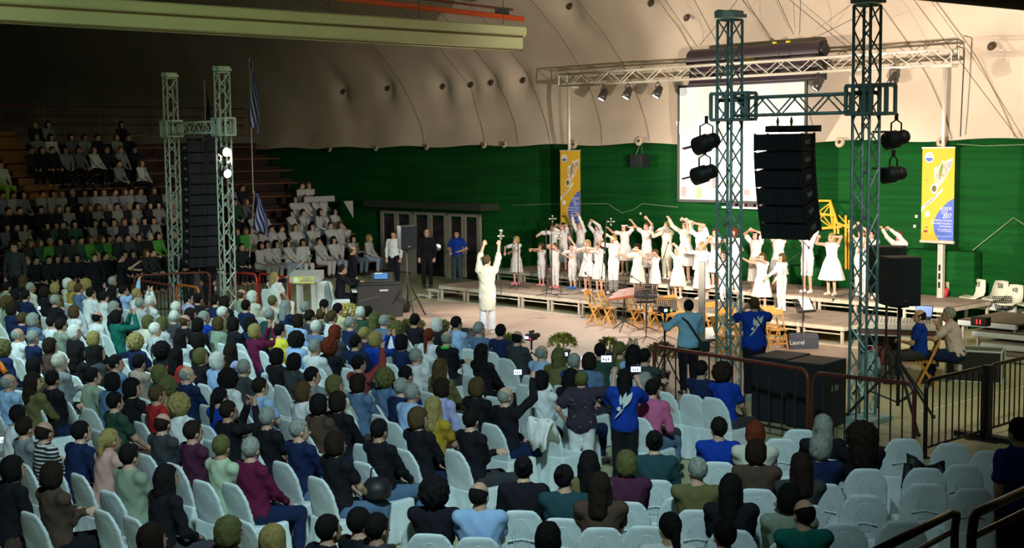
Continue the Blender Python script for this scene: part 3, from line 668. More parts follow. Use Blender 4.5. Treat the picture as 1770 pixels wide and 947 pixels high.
barrier('dark barrier in front of the right square tower',f3,f4,n=9,mat=M('dark_red_rail',(.09,.02,.018),.35))
barrier('dark barrier slanting away to the right behind the empty chairs',f5,f6,mat=darkrail,n=9)
barrier('dark barrier at the right edge near the tiered steps',f7,f7+(f6-f5).normalized()*2.0,mat=darkrail,n=13)
t=thing('barrier_post','thick black post with a cross foot between the two right barriers','post',((f6.x+f7.x)/2,(f6.y+f7.y)/2,0),math.atan2((f6-f5).y,(f6-f5).x))
MB().box((0,0,.55),(.13,.13,1.1)).build('post',black,t,bevel=.01); MB().box((0,0,.04),(.16,.95,.08)).build('foot',black,t,bevel=.01)
bl=[((465,477),(583,492)) ]
def bar2(lab,pa,pb,mat,z=1.08,**k): barrier(lab,G(*pa,z),G(*pb,z),z,mat,**k)
bright=M('bright_red_rail',(.45,.03,.02),.35)
bar2('red barrier behind the blonde seated speaker at the lectern',(448,472),(500,480),bright)
bar2('dark red barrier behind the black flight case at the left',(232,476),(362,470),rust)
bar2('red barrier right of the left spotlight tower, by the stands',(404,470),(443,474),bright)
bar2('dark barrier running toward the left towers',(240,484),(296,493),rust)
bar2('orange topped barrier between the two left towers',(305,491),(343,497),M('orange_rail',(.5,.12,.02),.4))
# handrails at the bottom right
def handrail(lab,pts,Y=None):
    t=thing('handrail',lab,'handrail',(0,0,0),0,'handrails at the bottom right')
    MB().tube(pts,.035,12).build('rail',darkrail,t,smooth=True); return t
def hr(lab,a,b,ya,yb,drop):
    p=A(a[0],a[1],ya); q=A(b[0],b[1],yb); t=handrail(lab,[p+Vector((0,0,-drop)),p+Vector((0,0,-.15)),p+Vector((.02,.02,-.03)),p+(q-p)*.06+Vector((0,0,0)),q])
    MB().tube([p+(q-p)*.06+Vector((0,.0,-.16)),q+Vector((0,0,-.16))],.025,8).build('lower_rail',darkrail,t); 
hr('black steel handrail rising from the bottom toward the empty chairs',(1651,884),(1500,960),11.3,9.3,1.6)
hr('black steel handrail at the bottom right corner beside the man in blue',(1680,890),(1800,835),9.2,10.2,1.6)
# ------------------------------------------------------------------ microphone and music stands
def boom(label,fx,fy,z,topy,tip=None,fork=None,cat='microphone stand',lit=False,angle=0,foot=.33,nomic=False):
    p=G(fx,fy,z); t=thing('microphone_stand',label,cat,p,angle,'microphone stands'); h=A(fx,topy,p.y).z-z
    MB().cyl((0,0,.05),(0,0,h),.013).build('pole',black,t)
    for k in range(3):
        a=2*math.pi*k/3+.4; c=Vector((math.cos(a),math.sin(a),0)); MB().cyl(Vector((0,0,.10)),c*foot+Vector((0,0,.015)),.010).build('leg',black,t)
    R=RZ(-angle)
    if tip:
        q=R@(A(tip[0],tip[1],p.y-.0)-p); e=R@(A(2*fx-tip[0]*.35-fx*.65,2*topy-tip[1]*.35-topy*.65,p.y)-p) if 0 else None
        c=Vector((0,0,h)); d=(q-c); MB().cyl(c-d*.35,q,.009).build('boom',black,t); MB().lathe([(0,-.04),(.02,-.03),(.022,.03),(.0,.04)],q).build('microphone',black,t)
    elif not nomic:
        MB().lathe([(0,0),(.022,.0),(.022,.09),(.032,.11),(.034,.18),(.0,.21)],(0,0,h)).build('microphone',black,t)
    return t
boom('tall microphone stand before the smallest children at the left',945+0,513,.45,395,nomic=True)
boom('microphone stand with boom near the boy with blue shoes',954,506,.45,408,(955,380))
boom('microphone stand between the child row and the curly instrument',1047,515,.45,405,(1040,480))
boom('microphone stand in front of the boy in cream, with large capsule',1144,505,.45,455,(1155,420))
boom('boom microphone stand on the floor left of the wooden chairs',1020,552,.0,480,(1012,472),)
boom('boom microphone stand in front of the tall conga chairs',1107,560,.0,487,(1092,478))
boom('thin microphone stand at the left end of the rear platform',896,500,.45,420,nomic=True)
boom('microphone stand under the hanging speaker array',1387,600,.0,418,(1398,428),foot=.42)
boom('boom microphone stand right of the girl in the white suit',1399,555,.0,425,(1350,460),foot=.4)
boom('low microphone stand on rear platform before the blonde girl',1467,515,.75,508,(1440,518))
# overhead condenser microphones in cross-shaped shock mounts
for k,(x,y,fy,l) in enumerate([(955,378,470,'cross-shaped pale shock mount microphone behind the left children'),(1056,383,475,'cross-shaped pale shock mount microphone beside the girl with white headband'),(966,408,497,'small cross-shaped shock mount microphone, lowest of the three at left'),(866,408,505,'small pale shock mount microphone by the hand of the conductor')]):
    p=G(x+ (4 if k!=3 else 0),fy+12,.45); q=A(x,y,p.y)
    t=thing('overhead_microphone',l,'microphone',p,0,'overhead microphones')
    MB().cyl((0,0,0),q-p-Vector((0,0,.05)),.008).build('pole',black,t); c=q-p; s=.085 if k<2 else .06
    m=MB()
    for a in range(4):
        d=Vector((math.cos(a*math.pi/2),0,math.sin(a*math.pi/2))); m.cyl(c,c+d*s,.014); m.lathe([(0,-.025),(.028,-.015),(.028,.015),(0,.025)],c+d*s,10)
    m.build('shock_mount',M('pale_gold_metal',(.6,.58,.4),.4,.3),t); MB().cyl(c+Vector((0,-.04,-.06)),c+Vector((0,-.04,.07)),.02).build('capsule',chrome,t)
    MB().cyl((-.2,0,.01),(.2,0,.01),.01).build('foot',black,t)
def music_stand(label,fx,fy,z,cx,cy,w=.5,paper=False,rz=0,tilt=-35):
    p=G(fx,fy,z); h=A(cx,cy,p.y).z-z; t=thing('music_stand',label,'music stand',p,rz,'music stands')
    MB().cyl((0,0,.1),(0,0,h),.012).build('pole',black,t)
    for k in range(3):
        a=2*math.pi*k/3+.3; MB().cyl((0,0,.14),(.32*math.cos(a),.32*math.sin(a),.01),.009).build('leg',black,t)
    R=RX(math.radians(tilt)); m=MB(); H_=.34
    for i in range(8): m.box(R@Vector((0,0,-H_/2+i*H_/7))+Vector((0,0,h)),(w,.008,.016),R)
    for i in range(12): m.box(R@Vector((-w/2+i*w/11,0,0))+Vector((0,0,h)),(.016,.008,H_),R)
    m.box(R@Vector((0,-.03,-H_/2))+Vector((0,0,h)),(w,.06,.01),R); m.build('perforated_desk',black,t)
    if paper: MB().box(R@Vector((.05,-.012,.0))+Vector((0,0,h+.02)),(.3,.004,.28),R).build('sheet_music',wcloth,t)
    return t
music_stand('black music stand behind the red wooden instrument board',1068,552,0,1066,495,rz=.3)
music_stand('black music stand, leftmost of three close together',1118,575,0,1126,512)
music_stand('black music stand in the middle of the group, standing nearest',1117,592,0,1138,503,rz=-.2)
music_stand('black music stand beside the cameraman in light blue',1150,590,0,1148,527,rz=-.3)
music_stand('music stand with a white sheet, right of the girl in a suit',1389,590,0,1384,528,paper=True,rz=.5)
music_stand('black music stand beside the white chairs at the right edge',1737,560,.3,1739,524,rz=.1)
music_stand('music stand with white sheet left of the left square tower',1222,600,0,1220,578,w=.35,paper=True,rz=.4)
# sloping red instrument on a stand
p=G(1072,573); t=thing('hammered_dulcimer','red brown wooden dulcimer lying on a black stand','instrument',p,math.radians(8))
h=A(1072,508,p.y).z; R=RX(math.radians(20))@RY(math.radians(-8))
MB().prism([(-.42,-.18),(.24,-.2),(.55,.2),(-.1,.2)],.07,R@RX(math.radians(-90)),(0.1,0,h)).build('sound_box',rwood,t,bevel=.01)
for k in range(9): MB().cyl(R@Vector((-.34+.02*k,-.16+.04*k,.042))+Vector((.1,0,h)),R@Vector((.22+.034*k,-.16+.04*k,.042))+Vector((.1,0,h)),.002,n=4).build('string',chrome,t)
for s in(-1,1):
    MB().cyl((.1,0,h-.06),(.1+s*.05,0,.2),.014).build('post',black,t)
for k in range(3):
    a=2.1*k; MB().cyl((.1,0,.25),(.1+.42*math.cos(a),.42*math.sin(a),.015),.012).build('leg',black,t)
# ------------------------------------------------------------------ folding wooden chairs
def fold_chair_proto():
    t=thing('folding_chair','x','chair',(0,0,0),0,'yellow wooden folding chairs')
    for s in(-1,1):
        MB().box((0,0,.42),(.03,.03,.02)).v
        x=s*.20
        MB().box(Vector((x,0.02,.42)),(.025,.045,.90),RX(math.radians(24))).build('long_leg',pine,t,bevel=.004)
        MB().box(Vector((x*.86,.02,.22)),(.025,.04,.52),RX(math.radians(-32))).build('short_leg',pine,t,bevel=.004)
    m=MB()
    for k in range(6): m.box((0,-.14+.06*k+.06,.44),(.36,.045,.018))
    m.build('seat',pine,t)
    MB().box((0,-.155,.78),(.42,.02,.12),RX(math.radians(14))).build('backrest',pine,t,bevel=.006)
    for z,y in((.14,-.0+.14),(.2,-.12)): MB().box((0,y,z),(.38,.02,.03)).build('stretcher',pine,t)
    return t
fc=fold_chair_proto(); first=True
FCH=[(1025,560,.9,'leftmost wooden folding chair in front of the stage edge'),(1048,563,.9,'wooden folding chair behind the red dulcimer'),(1095,566,.7,'wooden folding chair right of the dulcimer'),(1122,570,.5,'wooden folding chair behind the first music stands'),(1152,576,.3,'wooden folding chair right behind the music stand group'),(1168,572,.2,'wooden folding chair seen left of the cameraman in light blue'),
     (1234,588,-.3,'wooden folding chair seen through the left square tower'),(1262,600,-.6,'wooden folding chair at the right foot of the left tower'),(1250,617,-.2,'low wooden folding chair near the tower base'),(1286,612,-.5,'wooden folding chair left of the blue photographer'),(1329,597,-.9,'wooden folding chair right of the blue photographer, rear one'),(1340,604,-1.1,'wooden folding chair right of the blue photographer, front one')]
for k,(x,y,a,l) in enumerate(FCH):
    o=fc if k==0 else copy_tree(fc)
    o.location=G(x,y); o.rotation_euler=(0,0,SR-math.pi/2+a*.5); o['label']=l
o=copy_tree(fc); o.location=G(1597,668)+Vector((.10,.05,0)); o.rotation_euler=(0,0,math.radians(75)); o['label']='wooden folding chair under the sitting man in a blue shirt at the desk'
# ------------------------------------------------------------------ mixing desk
p=G(1500,655); q=G(1603,640); 
p=G(1562,636); t=thing('mixing_desk','mixing desk with flight case frame behind the square tower','mixing desk',(p.x-.05,p.y+.1,0),math.radians(-22))
MB().box((0,0,.72),(1.5,.72,.12)).build('case_front',M('brown_case_panel',(.12,.05,.04),.5),t,bevel=.01)
m=MB()
for z in(.66,.79): m.box((0,-.37,z),(1.54,.03,.025))
for x in(-.76,.76): m.box((x,-.37,.72),(.03,.03,.15)); m.box((x,0,.79),(.03,.75,.025))
m.build('case_edge',steel,t,bevel=.004)
MB().prism([(-.34,.79),(.34,.79),(.34,.93),(-.1,.84)],1.35,RZ(math.radians(90))).build('console_surface',M('pale_console',(.6,.58,.52),.5),t,bevel=.006)
m=MB()
for i in range(20): m.box((-.6+.06*i,-.2,.835),(.012,.03,.01))
for i in range(20):
    for j in range(3): m.cyl((-.6+.06*i,.0+.08*j,.87+.025*j),(-.6+.06*i,.0+.08*j,.9+.025*j),.01,n=6)
m.build('knobs',M('grey_handle',(.2,.2,.2),.4),t); 
for s in(-1,1): 
    for y in(-.3,.3): MB().box((s*.68,y,.33),(.05,.05,.66)).build('leg',black,t)
t2=thing('laptop','open laptop with pale blue screen on the mixing desk','laptop',(p.x+.42,p.y+.28,.93),math.radians(-30))
MB().box((0,0,.01),(.34,.24,.02)).build('keyboard_base',black,t2,bevel=.004); MB().box((0,.16,.12),(.34,.012,.24),RX(math.radians(-25))).build('lid',black,t2)
MB().box((0,.152,.12),(.31,.004,.21),RX(math.radians(-25))).build('screen',M('blue_laptop_glow',(.1,.15,.3),.4,emit=(.25,.4,.75),estr=.8),t2)
p=G(1540,622); t=thing('rack_unit','small audio rack with green lights left of the desk','audio rack',(p.x-.1,p.y+.3,0),math.radians(-20))
MB().box((0,0,.35),(.7,.5,.7)).build('case',black,t,bevel=.01); MB().box((0,-.255,.6),(.6,.01,.12)).build('front_panel',chrome,t)
for x in(-.2,-.05,.1): MB().box((x,-.265,.62),(.05,.01,.02)).build('light',greenled,t)
p=G(1520,632); t=thing('backpack','red and black backpack on the floor beside the square tower','bag',(p.x,p.y,0),.2)
MB().lathe([(0,0),(.16,.02),(.2,.15),(.19,.32),(.13,.42),(0,.46)],n=16).build('body',M('red_pack',(.35,.04,.06),.8,bump=.3),t,smooth=True); MB().tube([(-.1,-.16,.1),(-.1,-.24,.25),(-.08,-.14,.4)],.02).build('strap',black,t)
p=G(1503,655); t=thing('shopping_bag','pale blue plastic bag on the floor at the tower foot','bag',(p.x,p.y,0),.2)
MB().lathe([(0,0),(.2,.02),(.22,.2),(.17,.4),(.1,.5),(.12,.52)],n=14).build('body',M('blue_bag',(.25,.38,.55),.6,bump=.4),t,smooth=True); MB().tube([(-.08,0,.5),(-.05,0,.62),(.05,0,.62),(.08,0,.5)],.012).build('handle',white,t)
def flightcase(label,p,rz,d,edge=steel):
    t=thing('flight_case',label,'flight case',p,rz,'flight cases')
    MB().box((0,0,d[2]/2),d).build('case_body',M('black_case_laminate',(.02,.02,.022),.4),t,bevel=.01)
    m=MB()
    for a in(-1,1):
        for b in(-1,1):
            m.box((a*d[0]/2,b*d[1]/2,d[2]/2),(.035,.035,d[2])); m.box((a*d[0]/2,0,d[2]/2+b*d[2]/2),(.035,d[1],.035)); m.box((0,a*d[1]/2,d[2]/2+b*d[2]/2),(d[0],.035,.035))
    m.build('edge_profile',edge,t,bevel=.005)
    for s in(-1,1): MB().box((s*d[0]*.28,-d[1]/2-.012,d[2]*.45),(.14,.02,.11)).build('latch',edge,t)
    return t
p=G(1660,665); flightcase('black flight case with silver edges, the pale shirted man sits on it',(p.x+.45,p.y+.55,0),math.radians(-25),(.95,.6,.56))
p=G(1700,640)
p=G(345,520); flightcase('large dark flight case between the two left truss towers',(p.x,p.y,0),math.radians(20),(1.3,.8,.85),galvl)
# plastic bucket chairs with numbers
def bucket(label,px,py,num,z):
    p=G(px,py,z); t=thing('bucket_seat',label,'seat',p,SR-.15,'white numbered bucket seats')
    sec=[[(-.22,-.20,.02),(0,-.20,-.0),(.22,-.20,.02)],[(-.23,-.05,.05),(0,-.05,.0),(.23,-.05,.05)],[(-.23,.12,.07),(0,.13,.02),(.23,.12,.07)],[(-.22,.19,.16),(0,.22,.13),(.22,.19,.16)],[(-.2,.22,.30),(0,.25,.30),(.2,.22,.30)],[(-.17,.26,.42),(0,.28,.43),(.17,.26,.42)]]
    o=MB().grid(sec).build('shell',M('ivory_plastic',(.62,.64,.52),.35),t,smooth=True,solid=.02); o.location.z=.02
    if num: text(num,.15,black,t,(0.0,.19,.33),(math.radians(82),0,0))
    MB().box((0,.05,-.10),(.3,.05,.2)).build('bracket',steel,t)
z_=.62
for k,(x,y,n) in enumerate([(1680,517,'45'),(1719,520,'50'),(1744,528,'48'),(1782,530,'')]): bucket(['ivory bucket seat numbered 45, leftmost of the row','ivory bucket seat numbered 50','ivory bucket seat numbered 48 behind the music stand','ivory bucket seat cut by the right picture edge'][k],x,y,n,.72 if k<2 else .72)
t=thing('seat_beam','steel beam carrying the ivory bucket seats','beam',XY(onV(1670,520,4.6)[0],4.25,.55),SR); MB().box((1.6,0,0),(3.6,.08,.08)).build('beam',steel,t)
for x in(.2,1.6,3.0): MB().box((x,0,-.28),(.06,.06,.55)).build('leg',steel,t)
# red fire bucket and cable reel by the right pole
p=G(1632,513,.75); t=thing('red_pot','small red pot on the stage behind the right pole','pot',(p.x,p.y,.75),0); MB().lathe([(0,0),(.08,0),(.1,.2),(.085,.2),(.08,.02)],n=16).build('pot',M('red_pot_paint',(.6,.03,.05),.5),t,smooth=True)
p=G(1640,512,.75); t=thing('hose_reel','small pale hose reel standing behind the red pot','reel',(p.x,p.y+.2,.92),0); MB().lathe([(.03,-.04),(.15,-.04),(.15,.04),(.03,.04),(.03,-.04)],n=20,m=RX(math.radians(90))).build('reel',M('pale_hose',(.5,.42,.3),.7),t,smooth=True)
# ------------------------------------------------------------------ piano corner
p=G(636,548); t=thing('electric_piano','black electric piano covered in dark panels beside the pianist','piano',(p.x+.3,p.y,0),math.radians(10))
MB().box((0,0,.42),(1.15,.62,.84)).build('case',M('black_brown_cover',(.025,.018,.016),.6,bump=.3),t,bevel=.02)
MB().box((0,.0,.87),(1.08,.5,.05)).build('lid',black,t,bevel=.01); MB().box((-.62,.0,.7),(.16,.5,.05)).build('key_slip',white,t)
MB().box((.1,-.315,.72),(.22,.008,.04)).build('name_plate',bw,t); MB().box((-.28,-.315,.52),(.5,.01,.05),RY(-.2)).build('fold_crease',M('dark_crease',(.06,.05,.04),.7),t)
MB().box((.1,.05,1.02),(.55,.02,.26),RX(math.radians(-20))).build('music_rest',black,t)
t=thing('music_folder','blue open music folder on the electric piano','folder',(p.x+.35,p.y+.02,.98),math.radians(10)); MB().box((0,0,.08),(.34,.015,.16),RX(math.radians(-25))).build('cover',M('blue_folder',(.08,.25,.65),.5),t); MB().box((-.06,-.012,.15),(.2,.006,.03),RX(math.radians(-25))).build('sheet',wcloth,t)
p=G(655,541); t=thing('black_bag','black bag on the floor to the right of the piano','bag',(p.x+.55,p.y,0),0); MB().lathe([(0,0),(.26,.02),(.3,.2),(.2,.42),(.08,.55),(0,.56)],n=14).build('body',black,t,smooth=True)
MB().tube([(-.1,0,.5),(0,0,.66),(.1,0,.5)],.015).build('strap',black,t)
p=G(532,556); t=thing('lectern','clear acrylic lectern with yellow logo sign','lectern',(p.x,p.y,0),math.radians(-8))
acr=M('clear_acrylic',(.75,.78,.75),.15,trans=.6)
for x in(-.19,.19): MB().box((x,0,.5),(.10,.28,1.0)).build('side_panel',acr,t,bevel=.01)
MB().box((0,0,.04),(.6,.45,.08)).build('base',acr,t,bevel=.01)
MB().prism([(-.22,1.0),(.22,1.08),(.22,1.3),(-.22,1.16)],.78,RZ(math.radians(90))).build('desk',acr,t,bevel=.01)
MB().box((-.02,-.245,1.08),(.56,.012,.17)).build('sign',M('lectern_yellow',(.55,.52,.12),.6),t)
MB().lathe([(0,.008),(.06,.006),(.062,0)],(-.2,-.253,1.08),20,RX(math.radians(90))).build('round_logo',bw,t)
text('ΔΗΜΟΣ\nΚΑΛΑΜΑΤΑΣ',.055,bb,t,(.08,-.255,1.085),(math.radians(90),0,0),sx=.9)
MB().cyl((-.26,0,1.15),(-.62,0,.86),.02).v
a=A(500,478,p.y); b=A(536,442,p.y)
t=thing('lectern_microphone','thin silver boom microphone slanting over the lectern','microphone',(a.x-.06,a.y,0),0)
MB().cyl((0,0,0),(0,0,a.z),.014).build('pole',chrome,t); MB().cyl((-.05,0,a.z-.04),(b.x-a.x+.06,0,b.z),.012).build('boom',chrome,t); MB().cyl((b.x-a.x+.03,0,b.z-.01),(b.x-a.x+.12,0,b.z+.01),.03).build('microphone',black,t); MB().cyl((-.18,0,.01),(.18,0,.01),.012).build('foot',chrome,t)
# flags
fb=M('flag_blue',(.025,.05,.28),.8); fw=M('flag_white',(.55,.58,.68),.8); fdk=M('flag_dark_cloth',(.02,.025,.07),.8)
def flag(label,p,h,lean,w,L,striped=True,mat=fdk,cloth_top=0):
    t=thing('flag',label,'flag',p,0,'flags'); top=Vector((lean*h,0,h)); MB().cyl((0,0,0),top,.02).build('pole',M('pole_wood',(.4,.36,.28),.5),t)
    n=9
    for k in range(n if striped else 1):
        a0=k/n if striped else 0; a1=(k+1)/n if striped else 1
        rows_=[]
        for i in range(13):
            f=i/12; row=[]
            for a in(a0,a1):
                x=w*(a)*(.35+.3*f)+.05*math.sin(6*f+5*a); row.append((top.x+x,.10*math.sin(9*a+4*f)+0,h-.05-cloth_top-f*L-a*.25))
            rows_.append(row)
        MB().grid(rows_).build('stripe' if striped else 'flag_cloth',(fb,fw)[k%2] if striped else mat,t,smooth=True,solid=.008)
q=A(431,100,41.5); flag('long blue and white striped flag hanging left of the dark wall',(q.x,q.y,3.0),q.z-3.0,0,.45,2.0)
q=A(443,330,42); flag('blue and white striped flag on a slanting pole among the seated singers',(A(430,400,42).x,42,A(430,400,42).z-.8),q.z-A(430,400,42).z+.8,.10,.7,1.15)
q=A(353,140,42); flag('dark folded flag behind the left towers',(q.x,q.y,3.0),q.z-3,0,.35,1.9,False)
# potted plants
leafm=M('plant_leaves',(.16,.2,.03),.7,var=.4,vscale=8); potm=M('dark_plant_pot',(.05,.035,.025),.7)
def plant(label,p,r,h,mat,flower=None,nleaf=260,potr=.16):
    t=thing('potted_plant',label,'plant',p,0,'potted plants')
    MB().lathe([(0,0),(potr*.7,0),(potr,.24),(potr*1.08,.24),(potr*1.08,.28),(potr*.9,.28),(0,.26)],n=20).build('pot',potm,t,smooth=True)
    rs=random.Random(int(p[0]*100)); m=MB(); fl=MB()
    for k in range(nleaf):
        a=rs.uniform(0,6.28); b=rs.uniform(-.1,1.45); rr=r*rs.uniform(.75,1); c=Vector((rr*math.cos(a)*math.cos(b),rr*math.sin(a)*math.cos(b),h-r*.75+rr*math.sin(b)*.8))
        R=Matrix.Rotation(a,3,'Z')@RY(rs.uniform(-1.2,.4)); s=.05
        tgt=fl if (flower and rs.random()<.15) else m
        tgt.add([c+R@Vector(v) for v in((0,0,0),(s,.02,.01),(2*s,0,0),(s,-.02,.01))],[(0,1,2,3)])
    m.build('foliage',mat,t)
    if flower: fl.build('flowers',flower,t)
    for k in range(5): MB().cyl((0,0,.25),(.6*r*math.cos(k*1.26),.6*r*math.sin(k*1.26),h-.1),.008).build('stem',leafm,t)
yf=M('yellow_petals',(.7,.55,.03),.6); of=M('orange_red_petals',(.55,.06,.02),.6); gf=M('olive_bush',(.32,.30,.04),.8)
plant('round olive green bush in a pot at the front row',G(972,628),.27,.56,gf,None,500)
plant('yellow flowers in a pot beside a raised phone',G(1052,630),.20,.5,leafm,yf)
plant('orange red flower bush beside the fence end',G(1143,668),.30,.75,leafm,of,500)
plant('bright yellow bush behind the front row near the pianist',G(598,562),.34,.50,M('lime_bush',(.55,.55,.18),.8),yf,500)
for k,(x,y) in enumerate([(765,573),(722,572),(672,566),(640,556),(890,600),(875,598),(707,570)]):
    plant(['small green plant in front of the white-haired spectator','small green plant right of the spectator with black jacket','small yellow-green plant near the curly haired spectator','pale flowers left of the curly haired spectator','yellow-green plant between the suit and the video camera','low flowering plant right of the navy suit','green plant left of the white-haired spectator'][k],G(x,y+6),.16,.30,leafm,yf if k%2 else None)
# video camera on tripod
p=G(919,640); q=A(918,582,p.y); t=thing('video_camera','video camera with blue display and red light on a tripod','camera',(p.x,p.y,q.z),-.5)
MB().box((0,0,0),(.15,.26,.13)).build('body',black,t,bevel=.015); MB().cyl((0,.12,0),(0,.28,0),.05,n=16).build('lens',black,t); MB().box((-.035,-.14,.0),(.09,.01,.055)).build('display',M('violet_display',(.3,.3,.6),.4,emit=(.55,.55,1),estr=1.6),t); MB().box((.05,-.14,-.02),(.025,.012,.025)).build('tally_light',redled,t); MB().cyl((0,-.05,.1),(0,.08,.1),.03).build('microphone',black,t)
t=thing('camera_tripod','black tripod under the video camera in the front row','tripod',(p.x,p.y,0),0); MB().cyl((0,0,.4),(0,0,q.z-.07),.02).build('column',black,t)
for k in range(3): MB().cyl((0,0,q.z-.3),(.4*math.cos(2.1*k),.4*math.sin(2.1*k),.02),.014).build('leg',black,t)
p=G(1141,640); q=A(1147,530,p.y+.6)
# ------------------------------------------------------------------ figure modelling: smooth solids polygonised into one surface
def smin(a,b,k):
    h=np.clip(.5+.5*(b-a)/k,0,1); return b*(1-h)+a*h-k*h*(1-h)
def rc(Pn,a,b,ra,rb):
    a=np.array(a,dtype=np.float32); b=np.array(b,dtype=np.float32); ba=b-a; l=float(ba@ba)+1e-9
    t=np.clip(((Pn-a)@ba)/l,0,1); d=Pn-a-t[...,None]*ba
    return np.sqrt((d*d).sum(-1))-(ra+(rb-ra)*t)
def ell(Pn,c,r,Rm=None):
    d=Pn-np.array(c,dtype=np.float32)
    if Rm is not None: d=d@np.array(Rm,dtype=np.float32)
    r=np.array(r,dtype=np.float32); k0=np.sqrt(((d/r)**2).sum(-1)); k1=np.sqrt(((d/(r*r))**2).sum(-1))+1e-6
    return k0*(k0-1)/k1
def polyg(fn,lo,hi,h):
    lo=np.array(lo)-2*h; hi=np.array(hi)+2*h; n=np.ceil((hi-lo)/h).astype(int)+1
    ax=[lo[i]+h*np.arange(n[i]) for i in range(3)]
    Pn=np.stack(np.meshgrid(*ax,indexing='ij'),-1).astype(np.float32)
    Fv=fn(Pn); s=Fv<0
    m=n-1; cnt=np.zeros(m,dtype=np.float32); acc=np.zeros((*m,3),dtype=np.float32)
    sl=lambda o:tuple(slice(o[i],o[i]+m[i]) for i in range(3))
    for axn in range(3):
        o1=[0,0,0]; others=[i for i in range(3) if i!=axn]
        for p in(0,1):
            for q in(0,1):
                c0=[0,0,0]; c0[others[0]]=p; c0[others[1]]=q; c1=list(c0); c1[axn]=1
                a=Fv[sl(c0)]; b=Fv[sl(c1)]; cr=s[sl(c0)]!=s[sl(c1)]
                t=np.where(cr,a/np.where(np.abs(a-b)<1e-9,1,a-b),0)
                cnt+=cr
                pos=np.zeros((*m,3),dtype=np.float32); pos[...,others[0]]=p; pos[...,others[1]]=q; pos[...,axn]=t
                acc+=pos*cr[...,None]
    act=cnt>0; idx=-np.ones(m,dtype=np.int64); ii=np.argwhere(act); idx[act]=np.arange(len(ii))
    V=(ii+acc[act]/cnt[act][:,None])*h+lo
    fs=[]
    for axn in range(3):
        o=[i for i in range(3) if i!=axn]
        a=s; sl0=[slice(None)]*3; sl1=[slice(None)]*3
        sl0[axn]=slice(0,n[axn]-1); sl1[axn]=slice(1,n[axn])
        d=s[tuple(sl0)]!=s[tuple(sl1)]
        E=np.argwhere(d); E=E[(E[:,o[0]]>0)&(E[:,o[1]]>0)&(E[:,o[0]]<m[o[0]])&(E[:,o[1]]<m[o[1]])]
        if not len(E): continue
        def nb(i,j):
            c=E.copy(); c[:,o[0]]-=i; c[:,o[1]]-=j; return idx[c[:,0],c[:,1],c[:,2]]
        q=np.stack([nb(1,1),nb(0,1),nb(0,0),nb(1,0)],-1)
        ins=s[E[:,0],E[:,1],E[:,2]]
        flip=ins if axn!=1 else ~ins
        q[~flip]=q[~flip][:,::-1]; fs.append(q)
    return V,(np.concatenate(fs) if fs else np.zeros((0,4),int))
def np_mesh(name,parts,mats,smooth=True):
    Vs=[];Fs=[];o=0;mi=[]
    for V,Fq,k in parts:
        if not len(V): continue
        Vs.append(V); Fs.append(Fq+o); o+=len(V); mi.append(np.full(len(Fq),0) if np.isscalar(k) and k==0 else np.asarray(k) if not np.isscalar(k) else np.full(len(Fq),k))
    V=np.concatenate(Vs); Fq=np.concatenate(Fs); mi=np.concatenate(mi)
    me=bpy.data.meshes.new(name); me.vertices.add(len(V)); me.vertices.foreach_set('co',V.astype(np.float32).ravel())
    me.loops.add(len(Fq)*4); me.loops.foreach_set('vertex_index',Fq.astype(np.int32).ravel())
    me.polygons.add(len(Fq)); me.polygons.foreach_set('loop_start',np.arange(0,len(Fq)*4,4,dtype=np.int32))
    for m in mats: me.materials.append(m)
    me.polygons.foreach_set('material_index',mi.astype(np.int32))
    me.update(calc_edges=True); me.validate()
    if smooth: me.shade_smooth()
    return me
V3=lambda *a: np.array(a,dtype=float)
def unit(v): return v/(np.linalg.norm(v)+1e-9)
def ik(sh,tgt,l1,l2,hint):
    d=tgt-sh; L=np.linalg.norm(d); L2=min(max(L,abs(l1-l2)+.02),l1+l2-.004); d=unit(d)
    a=(l1*l1-l2*l2+L2*L2)/(2*L2); h=math.sqrt(max(l1*l1-a*a,0)); p=hint-d*(hint@d); p=unit(p)
    return sh+d*a+p*h, sh+d*L2
